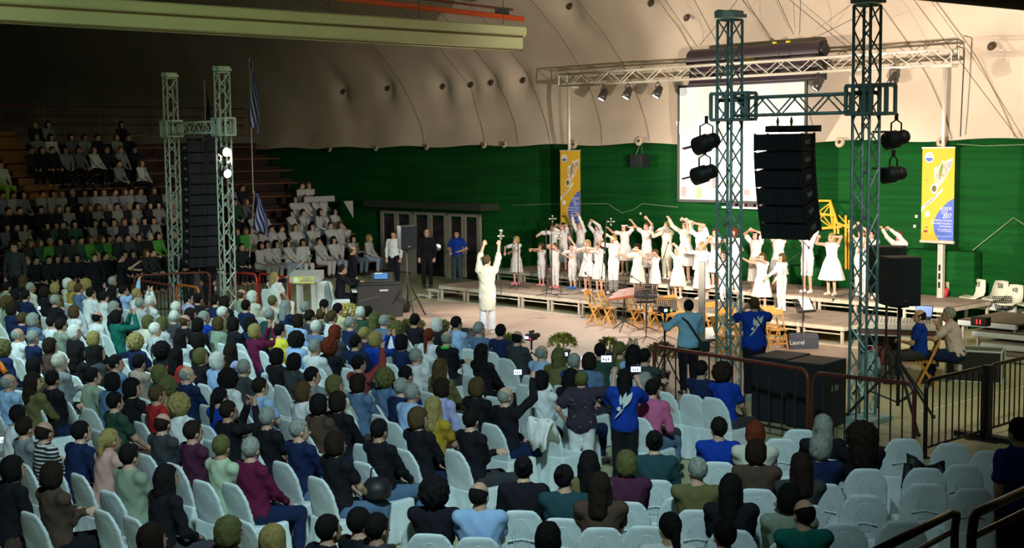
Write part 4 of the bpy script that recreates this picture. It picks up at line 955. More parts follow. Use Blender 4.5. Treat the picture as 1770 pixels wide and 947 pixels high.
class Fig:
    """joints of a figure, facing local +Y, right hand towards +X"""
    def __init__(s,Ht=1.7,sit=False,hands=None,hints=None,yaw=0,pitch=0,roll=0,lean=.0,kid=False,build=1.0,legspread=1.0,knee=None,gest='curl'):
        k=Ht/1.7; s.k=k; s.hk=(k**.45 if kid or Ht<1.55 else k); s.sit=sit; s.b=build; s.gest=gest
        s.hc0=1.70*k-.125*s.hk
        z0=0
        if sit:
            dz=.53-.90*k; oy=-.03
        else: dz=0; oy=0
        def T(x,y,z):   # torso point with lean
            zz=z*k; yy=y*k; pz=.93*k; c,s_=math.cos(lean),math.sin(lean); dy=yy; dzz=zz-pz
            return V3(x*k,oy+dy*c-dzz*s_*-1*0+dzz*math.sin(lean),pz+dzz*c+dz)
        s.T=T
        s.pel=T(0,0,.94); s.waist=T(0,0,1.08); s.chest=T(0,.0,1.27); s.neck=T(0,-.01,1.45)
        s.sh={'R':T(.175,-.005,1.385),'L':T(-.175,-.005,1.385)}
        hz=T(0,.0,1.45)+V3(0,.012,.045*k)*1; s.head=hz+V3(0,.015,(s.hc0-1.495*k)); s.head=V3(0,T(0,0,1.5)[1]+.012,T(0,0,1.5)[2]+(s.hc0-1.5*k))
        s.HR=np.array(Matrix.Rotation(yaw,3,'Z')@RX(-pitch)@RY(roll))
        l1,l2=.285*k,.255*k; s.el={};s.wr={}
        for side,sg in(('R',1),('L',-1)):
            sh=s.sh[side]
            if hands and side in hands: tg=np.array(hands[side],dtype=float)
            elif sit: tg=V3(sg*.09*k,.30,T(0,0,.90)[2]+.10)
            else: tg=V3(sg*.22*k,.05*k,.86*k)
            hn=np.array((hints or {}).get(side,(sg*.7,-.5,-.6) if not (tg[2]>sh[2]+.1) else (sg*1.,.1,-.2)),dtype=float)
            s.el[side],s.wr[side]=ik(sh,tg,l1,l2,hn)
        s.hip={};s.kn={};s.an={};s.toe={}
        for side,sg in(('R',1),('L',-1)):
            if sit:
                s.hip[side]=V3(sg*.09*k,0,.53); s.kn[side]=V3(sg*.12*legspread,.43*k,.50*min(1,k+.03)); s.an[side]=V3(sg*.12*legspread,.40*k,.09)
            else:
                s.hip[side]=V3(sg*.088*k,0,.90*k); s.kn[side]=V3(sg*.095*k*legspread,.02*k,.49*k); s.an[side]=V3(sg*.10*k*legspread,-.01*k,.085*k)
                if knee and side in knee: s.kn[side]+=np.array(knee[side][0]); s.an[side]+=np.array(knee[side][1])
            s.toe[side]=s.an[side]+V3(sg*.02,.13*k,-.045*k)
    def torso(s,Pn,inf=0):
        k=s.k;b=s.b; d=ell(Pn,s.pel,np.array((.165*b,.115*b,.13))*k+inf)
        d=smin(d,ell(Pn,s.waist,np.array((.140*b,.105*b,.17))*k+inf),.06*k)
        d=smin(d,ell(Pn,s.chest,np.array((.160*b**.5,.112*b,.17))*k+inf),.06*k)
        d=smin(d,rc(Pn,s.sh['L']*.96+s.neck*.04,s.sh['R']*.96+s.neck*.04,.055*k+inf,.055*k+inf),.05*k)
        d=smin(d,rc(Pn,(s.sh['L']+s.sh['R'])/2,s.neck,.085*k+inf*.7,.056*k+inf*.4),.05*k)
        return d
    def arm(s,Pn,side,inf=0,upto=1.0,full=True):
        k=s.k; sh,el,wr=s.sh[side],s.el[side],s.wr[side]
        if upto<=.5:
            e=sh+(el-sh)*(upto*2); return rc(Pn,sh,e,.053*k+inf,(.050)*k+inf*1.5)
        d=rc(Pn,sh,el,.052*k+inf,.041*k+inf); e=el+(wr-el)*((upto-.5)*2)
        return smin(d,rc(Pn,el,e,.040*k+inf,(.028+.01*(1-(upto-.5)*2))*k+inf),.02*k)
    def leg(s,Pn,side,inf=0):
        k=s.k;b=s.b; hp=s.hip[side]
        d=rc(Pn,hp,s.kn[side],.086*k*b+inf,.056*k+inf); d=smin(d,rc(Pn,s.kn[side],s.an[side],.054*k+inf,.036*k+inf),.03*k)
        return d
    def headf(s,Pn):
        q=(Pn-s.head)@s.HR/s.hk       # head local
        d=ell(q,(0,-.012,.022),(.078,.098,.100)); d=smin(d,ell(q,(0,.028,-.05),(.056,.066,.064)),.035)
        d=smin(d,rc(q,(0,.088,.005),(0,.112,-.028),.008,.014),.012)
        for sg in(-1,1):
            d=smin(d,ell(q,(sg*.079,-.008,-.012),(.012,.02,.032)),.008)
            d=np.maximum(d,-(ell(q,(sg*.032,.098,.012),(.018,.012,.011))))
            d=smin(d,ell(q,(sg*.032,.083,.011),(.014,.012,.012)),.004)
        d=smin(d,ell(q,(0,.088,-.055),(.026,.012,.010)),.012)
        return d*s.hk
    def body_mesh(s,hh=.011,bh=.017,fing=True):
        k=s.k; parts=[]
        def bodyf(Pn):
            d=s.torso(Pn); 
            for side in 'RL':
                d=smin(d,s.arm(Pn,side),.03*k); d=smin(d,s.leg(Pn,side),.04*k)
                d=smin(d,rc(Pn,s.an[side]+V3(0,-.03*k,-.03*k),s.toe[side],.038*k,.03*k),.03*k)
            return smin(d,rc(Pn,s.neck,s.head+V3(0,-.02,-.03),.052*s.hk,.052*s.hk),.03)
        pts=np.array([s.pel,s.chest,s.neck,s.head-V3(0,0,.04)]+[x for dd in(s.sh,s.el,s.wr,s.kn,s.an,s.toe) for x in dd.values()])
        lo=pts.min(0)-.06; hi=pts.max(0)+.06; lo[0]=min(lo[0],-.24*k*s.b);hi[0]=max(hi[0],.24*k*s.b); lo[1]=min(lo[1],s.chest[1]-.17); hi[1]=max(hi[1],s.chest[1]+.16); lo[2]=max(lo[2],0)
        hi[2]=max([x[2] for dd in(s.el,s.wr) for x in dd.values()]+[s.head[2]-.06])+.05
        parts.append((*polyg(bodyf,lo,hi,bh),0))
        V,Fq=polyg(s.headf,s.head-.155*s.hk,s.head+.155*s.hk,hh)
        c=(V[Fq].mean(1)-s.head)@s.HR/s.hk; mi=np.zeros(len(Fq),int)
        eye=(np.abs(np.abs(c[:,0])-.032)<.013)&(np.abs(c[:,2]-.011)<.009)&(c[:,1]>.06); brow=(np.abs(np.abs(c[:,0])-.034)<.02)&(np.abs(c[:,2]-.037)<.005)&(c[:,1]>.05)
        lip=(np.abs(c[:,0])<.024)&(np.abs(c[:,2]+.055)<.008)&(c[:,1]>.075); mi[eye|brow]=1; mi[lip]=2
        parts.append((V,Fq,mi))
        for side,sg in(('R',1),('L',-1)):
            w=s.wr[side]; dr=unit(w-s.el[side]); 
            nrm=unit(np.cross(dr,V3(sg,0,.3))); lat=unit(np.cross(nrm,dr)); hs=k**.7*(1.0)
            if s.gest=='droop': bend=-V3(0,0,1)
            else: bend=nrm
            if s.sit and not s.gest=='hold': bend=V3(0,.2,-1)
            def hand(Pn):
                pm=w+dr*.075*hs
                d=smin(rc(Pn,w-dr*.02,pm+lat*.018*hs,.026*hs,.024*hs),rc(Pn,w,pm-lat*.018*hs,.026*hs,.022*hs),.012)
                for i in range(4):
                    o=lat*((i-1.5)*.020*hs); L=(.040,.045,.042,.033)[i]*hs
                    a=pm+o; b=a+unit(dr+bend*.45)*L; c_=b+unit(dr*.35+bend)*L*.8
                    d=smin(d,smin(rc(Pn,a,b,.0105*hs,.0095*hs),rc(Pn,b,c_,.0095*hs,.0075*hs),.004),.005)
                a=w+dr*.03*hs-lat*.024*hs*1; b=a+unit(dr*.6-lat*.7+bend*.3)*.04*hs; c_=b+unit(dr+bend*.5)*.03*hs
                return smin(d,smin(rc(Pn,a,b,.013*hs,.011*hs),rc(Pn,b,c_,.011*hs,.009*hs),.005),.008)
            cc=w+dr*.07*hs; parts.append((*polyg(hand,cc-.13*hs,cc+.13*hs,.0085 if fing else .014),0))
        return np_mesh('body',parts,[skin,eyem,lipm])
    def top_mesh(s,sleeve='long',hem=.88,loose=.014,h=.016,flare=0,low=False):
        k=s.k; up={'long':.97,'elbow':.62,'short':.30,'none':.0}[sleeve]
        ax_up=unit(s.neck-s.pel)
        def f(Pn):
            d=s.torso(Pn,loose)
            if up>0:
                for side in 'RL': d=smin(d,s.arm(Pn,side,loose*.9,up),.025*k)
            z=(Pn-s.pel)@ax_up.astype(np.float32)
            if flare:
                t=np.clip((s.waist[2]-Pn[...,2])/(.3*k),0,1)
                rr=np.sqrt((Pn[...,0]-s.pel[0])**2+((Pn[...,1]-s.pel[1])*1.3)**2); d=smin(d,np.maximum(rr-(.12*k+flare*t*k),Pn[...,2]-s.waist[2]),.03)
            d=d+.0035*np.sin(Pn[...,0]*43+Pn[...,2]*37)+.003*np.sin(Pn[...,1]*51-Pn[...,2]*29+Pn[...,0]*23)
            d=np.maximum(d,-(z-(hem-.94)*k))
            nk=np.sqrt(((Pn-(s.neck+ax_up*.07*k))**2).sum(-1))-.075*k
            if low: nk=np.minimum(nk,ell(Pn,s.neck+V3(0,.08*k,-.02*k),(.07*k,.06*k,.07*k)))
            return np.maximum(d,-nk)
        pts=np.array([s.pel-V3(0,0,.08),s.chest,s.neck]+[x for dd in(s.sh,s.el,s.wr) for x in dd.values()]); e=.22*k*max(1,s.b)+flare*k
        lo=np.minimum(pts.min(0)-.08,s.pel-V3(e,.2*k+flare*.8*k,.1*k)); hi=np.maximum(pts.max(0)+.08,s.pel+V3(e,.2*k+flare*.8*k,0))
        if hem<.86: lo[2]=s.pel[2]-(.94-hem)*k-.03
        return np_mesh('top',[(*polyg(f,lo,hi,h),0)],[cloth])
    def trousers_mesh(s,length=1.0,loose=.014,h=.016,flare=0):
        k=s.k
        def f(Pn):
            d=ell(Pn,s.pel,np.array((.168*s.b,.118*s.b,.13))*k+loose*.6)
            for side in 'RL':
                hp,kn,an=s.hip[side],s.kn[side],s.an[side]
                dd=rc(Pn,hp,kn,.088*k*s.b+loose,.060*k+loose)
                if length>.45: e=kn+(an-kn)*min(1,(length-.45)/.55); dd=smin(dd,rc(Pn,kn,e,.060*k+loose,(.045+flare)*k+loose),.02)
                d=smin(d,dd,.035*k)
            d=d+.003*np.sin(Pn[...,2]*41+Pn[...,0]*30)
            if length>=.45:
                for side in 'RL':
                    kn,an=s.kn[side],s.an[side]; u_=unit(an-kn); e=kn+(an-kn)*min(1,(length-.45)/.55)
                    near=np.sqrt(((Pn-e)**2).sum(-1))-.14*k
                    d=np.maximum(d,-np.maximum(-((Pn-e)@u_.astype(np.float32)),near))
            return np.maximum(d,(Pn[...,2]-(s.pel[2]+.10*k)))
        pts=np.array([s.pel]+[x for dd in(s.hip,s.kn,s.an) for x in dd.values()]); lo=pts.min(0)-.14*k*s.b; hi=pts.max(0)+.14*k*s.b; lo[2]=max(lo[2],.02); lo[0]=min(lo[0],-.2*k*s.b); hi[0]=max(hi[0],.2*k*s.b)
        return np_mesh('trousers',[(*polyg(f,lo,hi,h),0)],[cloth])
    def skirt_mesh(s,z0=.50,flare=.16,h=.016,top=1.1,tiers=0,name='skirt'):
        k=s.k
        def f(Pn):
            z=Pn[...,2]/k; t=np.clip((top-z)/(top-z0),0,1.2); ph=np.arctan2(Pn[...,1],Pn[...,0])
            r=(.135+flare*t**1.0+.045*np.clip(t*3,0,1))*k
            if tiers: r=r+.018*k*((t*tiers)%1.0)
            r=r*(1+.05*t*np.sin(ph*9)+.03*t*np.sin(ph*4+1))
            rr=np.sqrt((Pn[...,0]-s.pel[0])**2+((Pn[...,1]-s.pel[1])*1.2)**2)
            d=(rr-r)*.75; d=np.maximum(np.maximum(d,z0*k-Pn[...,2]),Pn[...,2]-top*k)
            inner=np.maximum(rr-r+.03*k,Pn[...,2]-(z0+.12)*k)
            return np.maximum(d,-inner)
        e=(.22+flare*1.15)*k; return np_mesh(name,[(*polyg(f,V3(-e,-e,z0*k-.02)+V3(0,s.pel[1],0),V3(e,e,top*k+.02)+V3(0,s.pel[1],0),h),0)],[cloth])
    def shoe_meshes(s):
        k=s.k; out=[]
        for side in 'RL':
            a=s.an[side]; t=s.toe[side]
            f=lambda Pn:np.maximum(smin(rc(Pn,(a[0],a[1]-.02*k,.04*k),(t[0],t[1],.035*k),.048*k,.04*k),rc(Pn,a,(a[0],a[1],.05*k),.045*k,.048*k),.02),np.maximum(.002-Pn[...,2],Pn[...,2]-.10*k))
            lo=np.minimum(a,t)-.08*k; hi=np.maximum(a,t)+.08*k; lo[2]=0; hi[2]=.11*k
            if a[2]>.16*k:   # raised foot
                f=lambda Pn:rc(Pn,a,t,.045*k,.04*k); lo=np.minimum(a,t)-.08*k; hi=np.maximum(a,t)+.08*k
            out.append(np_mesh('shoe',[(*polyg(f,lo,hi,.014*max(.7,k)),0)],[M('shoe_leather',objcol=True,rough=.4)]))
        return out
HAIR={}
def hair_mesh(style,h=.012):
    if style in HAIR: return HAIR[style]
    def noise(q,a=.004,f=70): return a*np.sin(q[...,0]*f+2*np.sin(q[...,2]*f*.5))*np.cos(q[...,1]*f*.8+q[...,2]*13)
    def cap(q,r=(.088,.107,.108),c=(0,-.018,.034),zf=.062,low=-.06,yf=.03):
        d=ell(q,c,r); d=np.maximum(d,-np.maximum(yf-q[...,1],q[...,2]-zf)); return np.maximum(d,low-q[...,2]-.3*np.clip(-q[...,1],-.1,.1)*1)
    def f(q):
        if style=='s': d=cap(q)+noise(q,.003,90)
        elif style=='b': d=np.maximum(ell(q,(0,-.02,.02),(.084,.102,.10)),q[...,2]-.045+.5*np.clip(q[...,1],-.2,.2)); d=np.maximum(d,q[...,1]-.035); d=np.maximum(d,-.055-q[...,2])
        elif style=='w': d=smin(cap(q,(.100,.118,.118),low=-.12),np.maximum(ell(q,(0,-.035,-.03),(.103,.095,.085)),q[...,1]-.03),.03)+noise(q)
        elif style=='l':
            d=cap(q,(.096,.114,.114),low=-.14); d=smin(d,rc(q,(0,-.050,-.02),(0,-.070,-.20),.092,.088),.03)
            for sg in(-1,1): d=smin(d,rc(q,(sg*.075,-.01,.0),(sg*.085,-.015,-.20),.032,.030),.02)
            d=d+noise(q,.005,60)
        elif style=='p': d=smin(cap(q),rc(q,(0,-.115,.04),(0,-.15,-.22),.036,.024),.02)+noise(q,.003,90)
        elif style=='c': d=np.maximum(ell(q,(0,-.03,.02),(.135,.14,.145)),-np.maximum(.04-q[...,1],np.maximum(q[...,2]-.07,np.abs(q[...,0])-.075)))+noise(q,.012,75)
        elif style=='u': d=smin(cap(q),rc(q,(0,-.10,.07),(0,-.115,.08),.046,.044),.015)+noise(q,.003,90)
        elif style=='B':
            d=np.maximum(ell(q,(0,-.04,.01),(.16,.15,.15)),-np.maximum(.04-q[...,1],np.maximum(q[...,2]-.07,np.abs(q[...,0])-.075)))
            d=smin(d,rc(q,(0,-.07,-.05),(0,-.08,-.24),.145,.13),.05)+noise(q,.014,60)
        elif style=='h': d=smin(smin(cap(q,(.094,.112,.11),low=-.01),ell(q,(0,.09,.045),(.07,.06,.012)),.02),ell(q,(0,-.02,.10),(.08,.09,.05)),.02)
        elif style=='v': d=smin(ell(q,(0,-.02,.03),(.11,.12,.125)),rc(q,(0,-.05,-.05),(0,-.06,-.25),.11,.17),.05); d=np.maximum(d,-np.maximum(.035-q[...,1],np.maximum(q[...,2]-.085,np.abs(q[...,0])-.07)))
        return d
    big={'l':.45,'B':.48,'v':.5,'p':.34,'w':.2,'c':.2}.get(style,.16); wd={'B':.2,'v':.24,'c':.19}.get(style,.16)
    me=np_mesh('hair',[(*polyg(f,V3(-wd,-.26 if style in 'pBvlc' else -.19,-big),V3(wd,.17,.2),h),0)],[hairm])
    HAIR[style]=me; return me
COL={'black':(.012,.012,.016),'navy':(.012,.022,.07),'royal blue':(.008,.042,.32),'pale blue':(.32,.48,.72),'white':(.72,.74,.74),'cream':(.62,.6,.48),'grey':(.22,.24,.25),'charcoal':(.045,.05,.055),
 'dark green':(.03,.07,.045),'sage':(.24,.30,.22),'maroon':(.12,.012,.045),'red':(.38,.025,.025),'coral':(.28,.05,.04),'teal':(.01,.13,.10),'denim':(.10,.17,.28),'brown':(.08,.05,.035),'plum':(.07,.02,.045),'peach':(.55,.32,.28),
 'mustard':(.42,.28,.03),'lavender':(.38,.38,.62),'pale green':(.42,.52,.36),'olive':(.14,.13,.05),'tan':(.34,.28,.22),'yellow':(.72,.62,.06),'pink':(.5,.12,.25),'pale yellow':(.65,.62,.32),'light grey':(.45,.48,.48),'dark teal':(.02,.06,.07),'bright green':(.05,.5,.1)}
HC={'k':((.010,.009,.009),'black'),'d':((.022,.013,.009),'dark brown'),'n':((.09,.055,.022),'brown'),'g':((.30,.32,.28),'grey'),'W':((.78,.80,.70),'white'),'y':((.34,.26,.09),'blonde'),'r':((.16,.03,.012),'red'),'o':((.12,.12,.04),'olive brown')}
SKN=[(.52,.30,.20),(.60,.36,.25),(.45,.25,.16),(.55,.33,.23)]
def put_fig(t,meshes,hstyle,hcol,top,bottom,fig,sk=None,shoes=None,hatcol=None):
    """meshes: dict body/top/bottom/shoes"""
    b=link('body',meshes['body'],t,sk or SKN[0])
    if meshes.get('top'): link({'l':'shirt'}.get('x','shirt'),meshes['top'],t,COL[top] if isinstance(top,str) else top)
    if meshes.get('bottom'): link(meshes.get('bname','trousers'),meshes['bottom'],t,COL[bottom] if isinstance(bottom,str) else bottom)
    for m in meshes.get('shoes',[]): link('shoe',m,t,shoes or (.03,.03,.03))
    if hstyle:
        o=link('hair' if hstyle!='h' else 'cap',hair_mesh(hstyle),t,hatcol or HC[hcol][0])
        o.matrix_local=Matrix.Translation(Vector(fig.head))@Matrix(fig.HR.tolist()).to_4x4()@Matrix.Scale(fig.hk,4)
    return b
def person_at(label,foot,z,headpx,face,hands=None,hints=None,hair='s',hc='k',top='black',bottom='navy',sleeve='long',btype='trousers',shoes=None,sit=None,gest='curl',grp=None,kid=False,build=1.0,Ht=None,skc=None,flare=.16,zsk=.5,length=1.0,hem=.88,tflare=0,yaw=0,pitch=0,cat='person',lean=0,low=False,fl=0,tiers=0,extra=None,legspread=1.0,dep=None,bh=.017):
    p=G(foot[0],foot[1],z) if foot is not None else dep
    hd=A(headpx[0],headpx[1],p.y)
    if Ht is None: Ht=(hd.z-p.z+.115)/1.0
    Ht=max(.95,min(1.95,Ht)); rz=math.radians(face); Rz=RZ(-rz); t=thing('person',label,cat,p,rz,grp)
    lh={}; k=Ht/1.7
    f0=Fig(Ht,sit=bool(sit),kid=kid,lean=lean)
    for sd,v in (hands or {}).items():
        if len(v)==3 and isinstance(v[2],str) and v[2]=='L': pass
        q=A(v[0],v[1],p.y); dloc=Rz@(q-p); 
        fw=v[2] if len(v)>2 else .12
        lh[sd]=(dloc.x-0*fw,dloc.y*0+fw+ (0 if abs(dloc.y)<1e-6 else dloc.y*1.0),dloc.z-.05*k)
    f=Fig(Ht,sit=bool(sit),hands=lh,hints=hints,yaw=yaw,pitch=pitch,lean=lean,kid=kid,build=build,legspread=legspread,gest=gest)
    ms={'body':f.body_mesh(bh=bh)}
    ms['top']=f.top_mesh(sleeve,hem=hem,flare=tflare,low=low,loose=.028 if hem<.87 and not kid else .014) if btype!='dress' else f.top_mesh(sleeve,hem=1.02,low=low)
    if btype in('trousers','capri','shorts'): ms['bottom']=f.trousers_mesh({'trousers':.98,'capri':.72,'shorts':.42}[btype] if length==1.0 else length,flare=fl); ms['bname']='trousers'
    else: ms['bottom']=f.skirt_mesh(zsk,flare,top=1.12 if btype=='dress' else 1.06,tiers=tiers); ms['bname']='dress_skirt' if btype=='dress' else 'skirt'
    ms['shoes']=f.shoe_meshes()
    put_fig(t,ms,hair,hc,top,bottom,f,skc,shoes)
    t['_']=0; del t['_']
    return t,f
# ------------------------------------------------------------------ the children's choir on the stage
WH=(.68,.64,.63); CR=(.68,.62,.50); PK=(.8,.25,.3); TG=(.80,.66,.60)
FACE=133
def kid(label,foot,z,head,R,L,hair,hc,btype,sleeve,**k):
    k.setdefault('top',WH); k.setdefault('bottom',WH); k.setdefault('shoes',(.8,.6,.55))
    hd={}
    if R: hd['R']=(*R,k.pop('ry',.10)) if len(R)==2 else R
    if L: hd['L']=(*L,k.pop('ly',.10)) if len(L)==2 else L
    k.setdefault('face',FACE); face=k.pop('face')
    return person_at(label,foot,z,head,face,hands=hd,hair=hair,hc=hc,btype=btype,sleeve=sleeve,kid=True,gest='droop',skc=(.56,.31,.22),grp='children of the choir in white',**k)
UPo={'R':(1,.3,-.1),'L':(-1,.3,-.1)}
kid('girl with strawberry blonde bob folding her arms, leftmost child on the stage',(893,492),.45,(896,416),(876,433,.16),(888,433,.2),'w','y','skirt','short',hints={'R':(1,.6,.3),'L':(-1,.3,.5)},zsk=.42,flare=.07,skc=None) if 0 else None
def K(label,foot,z,head,R,L,hair,hc,bt,sl,**k): kid(label,foot,z,head,R,L,hair,hc,bt,sl,**k)
FO={'R':(1,.4,.2),'L':(-1,.2,.3)}
K('girl with strawberry blonde bob folding her arms, leftmost child on the stage',(893,492),.45,(896,416),(877,433),(887,433),'w','y','skirt','short',hints=FO,zsk=.44,flare=.06,shoes=PK,tiers=3)
K('small child with pink shoes in flared top stretching both fists left',(936,494),.45,(935,428),(921,430),(924,428),'w','n','capri','none',tflare=.08,hints=FO,shoes=PK,hem=.84)
K('small child in vest and long trousers with pink shoes, arms bent overhead',(960,498),.45,(961,427),(957,421),(953,424),'s','n','trousers','none',tflare=.06,hints={'R':(1,.2,.3),'L':(-1,.2,.1)},shoes=PK,hem=.80)
K('boy with bright blue shoes and short capri trousers',(990,499),.45,(989,428),(984,440),(991,411),'s','k','capri','short',shoes=(.03,.14,.6),hem=.78,hints=FO)
K('blonde girl in wide skirt and white tights reaching far left',(1016,504),.45,(1019,422),(994,438),(1006,430),'p','y','skirt','short',zsk=.50,flare=.15,shoes=WH,hints=FO)
K('brown haired girl in a loose dress with both arms stretched left',(1036,506),.45,(1041,427),(1022,432),(1025,427),'w','n','dress','short',zsk=.46,flare=.09,shoes=(.7,.6,.5),hints=FO)
K('child in white tee with raised fists, right of the girl stretching left',(1061,508),.45,(1060,414),(1044,411),(1056,404),'s','y','trousers','short',hem=.75,hints=UPo)
K('child in cream puffy dress covering the eyes with one arm',(1102,512),.45,(1101,430),(1079,437),(1101,428),'w','d','dress','short',bottom=CR,top=CR,zsk=.44,flare=.10,hints={'R':(.5,0,-1),'L':(-1,0,-.3)})
K('girl in a sleeveless dress wrapping both bare arms round her head',(1132,512),.45,(1134,439),(1125,448),(1125,436),'w','n','dress','none',zsk=.46,flare=.07,hints={'R':(1,0,.4),'L':(-1,0,.6)})
K('dark haired child in a cream hooded cape dress, both hands up',(1172,516),.45,(1170,436),(1163,420),(1172,421),'v','W','dress','long',top=CR,bottom=CR,zsk=.42,flare=.12,hints=UPo)
K('small blonde girl in a tiered dress with arms stretched sideways',(1213,518),.45,(1214,427),(1190,427),(1227,443),'w','y','dress','long',zsk=.34,flare=.10,tiers=4)
K('child in white trousers standing behind the left square tower, front row',(1252,521),.45,(1248,442),(1240,452),(1256,452),'l','n','trousers','long',hem=.78)
K('girl with headband and long flared dress holding one arm out left',(1317,533),.45,(1312,446),(1284,442),(1306,444),'l','n','dress','none',zsk=.36,flare=.14,hints={'R':(.2,0,-1),'L':(-1,0,.0)},face=140)
K('long haired girl in a white trouser suit facing left, front row right',(1351,537),.45,(1358,447),(1337,480,.22),(1350,489,.25),'l','n','trousers','long',face=112,hem=.78,hints={'R':(0,-1,0),'L':(-.5,-1,-.2)},shoes=WH)
K('short haired boy folding long sleeved arms, rear row at the left end',(957,467),.75,(950,394),(935,403),(940,402),'s','d','trousers','long',hints=FO,shoes=PK,hem=.76)
K('boy with a red striped vest front and raised bent arms, rear row left',(974,468),.75,(982,392),(965,387),(974,387),'s','d','capri','short',hem=.74,hints={'R':(1,0,-.3),'L':(-1,.2,.4)},shoes=PK)
K('blond boy with both arms stretched straight up before the left banner',(1004,470),.75,(1004,390),(992,369),(1004,369),'s','y','trousers','long',hem=.72,hints=UPo)
K('dark long haired girl in a sweater bending both arms over her head',(1034,471),.75,(1034,393),(1025,380),(1030,380),'l','k','skirt','long',zsk=.4,flare=.05,hints={'R':(1,0,0),'L':(-1,.4,.5)},hem=.82,tflare=.05)
t,f=person_at('girl with a white headband and wavy brown hair, both arms raised',(1080,475),.75,(1077,394),FACE,hands={'R':(1056,392,.1),'L':(1087,390,.05)},hair='l',hc='d',btype='dress',sleeve='short',kid=True,gest='droop',skc=(.56,.31,.22),top=WH,bottom=WH,zsk=.48,flare=.13,grp='children of the choir in white',hints={'R':(.8,0,-.8),'L':(-1,0,-.5)},shoes=(.6,.45,.35))
hb=MB().lathe([(.086,.0),(.098,.014),(.086,.03)],n=24).build('headband',wcloth,t,smooth=True); hb.matrix_local=Matrix.Translation(Vector(f.head)+Vector((0,-.01,.055)))@Matrix.Scale(f.hk*1.08,4)
K('brown haired girl spreading both arms up wide, in shirt and long skirt',(1118,477),.75,(1113,392),(1093,376),(1123,375),'s','n','skirt','short',zsk=.28,flare=.05,hints={'R':(1,0,-.8),'L':(-1,0,-.6)},hem=.84,tflare=.07,shoes=(.5,.6,.8))
K('blond boy in a cream shirt stretching both fists forward left',(1153,483),.75,(1154,391),(1131,396),(1142,395),'s','y','trousers','long',top=CR,bottom=CR,hem=.74,hints={'R':(.5,0,-.6),'L':(-.8,0,.4)},shoes=WH)
K('tall girl in cream dress and tights reaching one arm high left',(1185,490),.75,(1184,388),(1161,375),(1187,376),'l','d','dress','long',bottom=WH,top=CR,zsk=.48,flare=.12,hints={'R':(.6,0,-.6),'L':(-1,0,-.2)},shoes=WH)
K('girl with swinging ponytail in a tee, both arms arched high',(1212,496),.75,(1211,393),(1192,379),(1206,382),'p','n','skirt','short',zsk=.46,flare=.08,hints={'R':(.6,0,-.6),'L':(-1,0,.4)})
K('child in a loose dress directly left of the left square tower',(1237,498),.75,(1242,403),(1230,409),(1234,411),'s','r','dress','none',zsk=.46,flare=.11)
K('child seen through the left square tower with bent arm, rear row',(1268,505),.75,(1269,403),(1261,414),(1280,414),'w','r','trousers','none',hem=.7,hints={'R':(1,0,0),'L':(-1,0,0)})
K('dark haired girl with both arms straight up between tower and array',(1306,505),.75,(1312,407),(1300,394),(1308,395),'l','k','dress','short',zsk=.3,flare=.06,hints={'R':(1,0,.0),'L':(-1,0,.0)})
K('child in a flared skirt whose head is hidden by the speaker array, left one',(1345,505),.75,(1349,404),(1340,389),(1356,389),'l','n','skirt','none',zsk=.48,flare=.10,shoes=(.3,.15,.1),hints=UPo)
K('child in long white shorts under the right part of the speaker array',(1395,506),.75,(1398,403),(1389,389),(1406,390),'s','n','shorts','elbow',length=.50,hem=.8,shoes=WH,hints=UPo)
K('blonde girl with a wide flared dress and white tights, arms up in a v',(1437,510),.75,(1438,412),(1419,407),(1444,406),'l','y','dress','none',zsk=.42,flare=.20,hints={'R':(.9,0,-.6),'L':(-1,0,.3)},shoes=(.6,.5,.4))
K('child with both arms raised behind the right square tower, left one',(1488,513),.75,(1489,402),(1484,385),(1491,386),'s','n','trousers','none',hints=UPo)
K('child behind the right square tower with lowered arms, right one',(1504,516),.75,(1502,405),(1497,416),(1508,418),'s','d','trousers','none')
K('long haired girl with arms arched left over the black speaker, far right',(1553,513),.75,(1551,408),(1527,389),(1540,390),'l','n','trousers','long',hints={'R':(.6,0,-.7),'L':(-1,0,.4)})
# ------------------------------------------------------------------ adults around the stage
AW=-47
def adult(*a,**k): return person_at(*a,**k)
t,f=adult('conductor in a long cream tunic and white trousers raising both arms',(843,577),0,(850,450),-8,hands={'L':(835,420,.1),'R':(862,415,.1)},hints={'L':(-1,0,-.6),'R':(1,0,-.6)},hair='u',hc='n',top=CR,bottom=(.8,.76,.78),sleeve='elbow',hem=.52,tflare=.05,btype='trousers',fl=.03,skc=(.62,.4,.26),shoes=WH,yaw=-.4)
t2=thing('conductor_baton_microphone','small silver clip held up in the right hand of the conductor','clip',A(866,405,f and G(843,577).y),0); MB().lathe([(0,0),(.02,.02),(.05,.09),(.03,.12)],n=12).build('cup',chrome,t2,smooth=True); MB().cyl((0,0,-.09),(0,0,.02),.01).build('stem',chrome,t2)
adult('bald man in black standing behind the seated pianist',(611,532),0,(603,433),-70,hair='b',hc='n',top='black',bottom='black')
PST=adult('dark haired pianist in black seated on a white covered chair',(590,547),0,(590,457),-80,sit=True,Ht=1.72,hair='s',hc='d',top='black',bottom='black',hands={'R':(622,487,.0),'L':(618,484,.1)},yaw=.3,lean=.12)
adult('blonde woman in a white dress seated left of the lectern',(478,562),0,(467,484),-35,sit=True,Ht=1.66,hair='l',hc='y',top='white',bottom='white',sleeve='short',yaw=-.7)
adult('man in white shirt and dark trousers standing by the exit',(682,496),0,(680,405),165,hair='s',hc='d',top='white',bottom='black')
adult('man in black standing in the middle exit doorway',(739,498),0,(738,402),175,hair='b',hc='d',top='black',bottom='black')
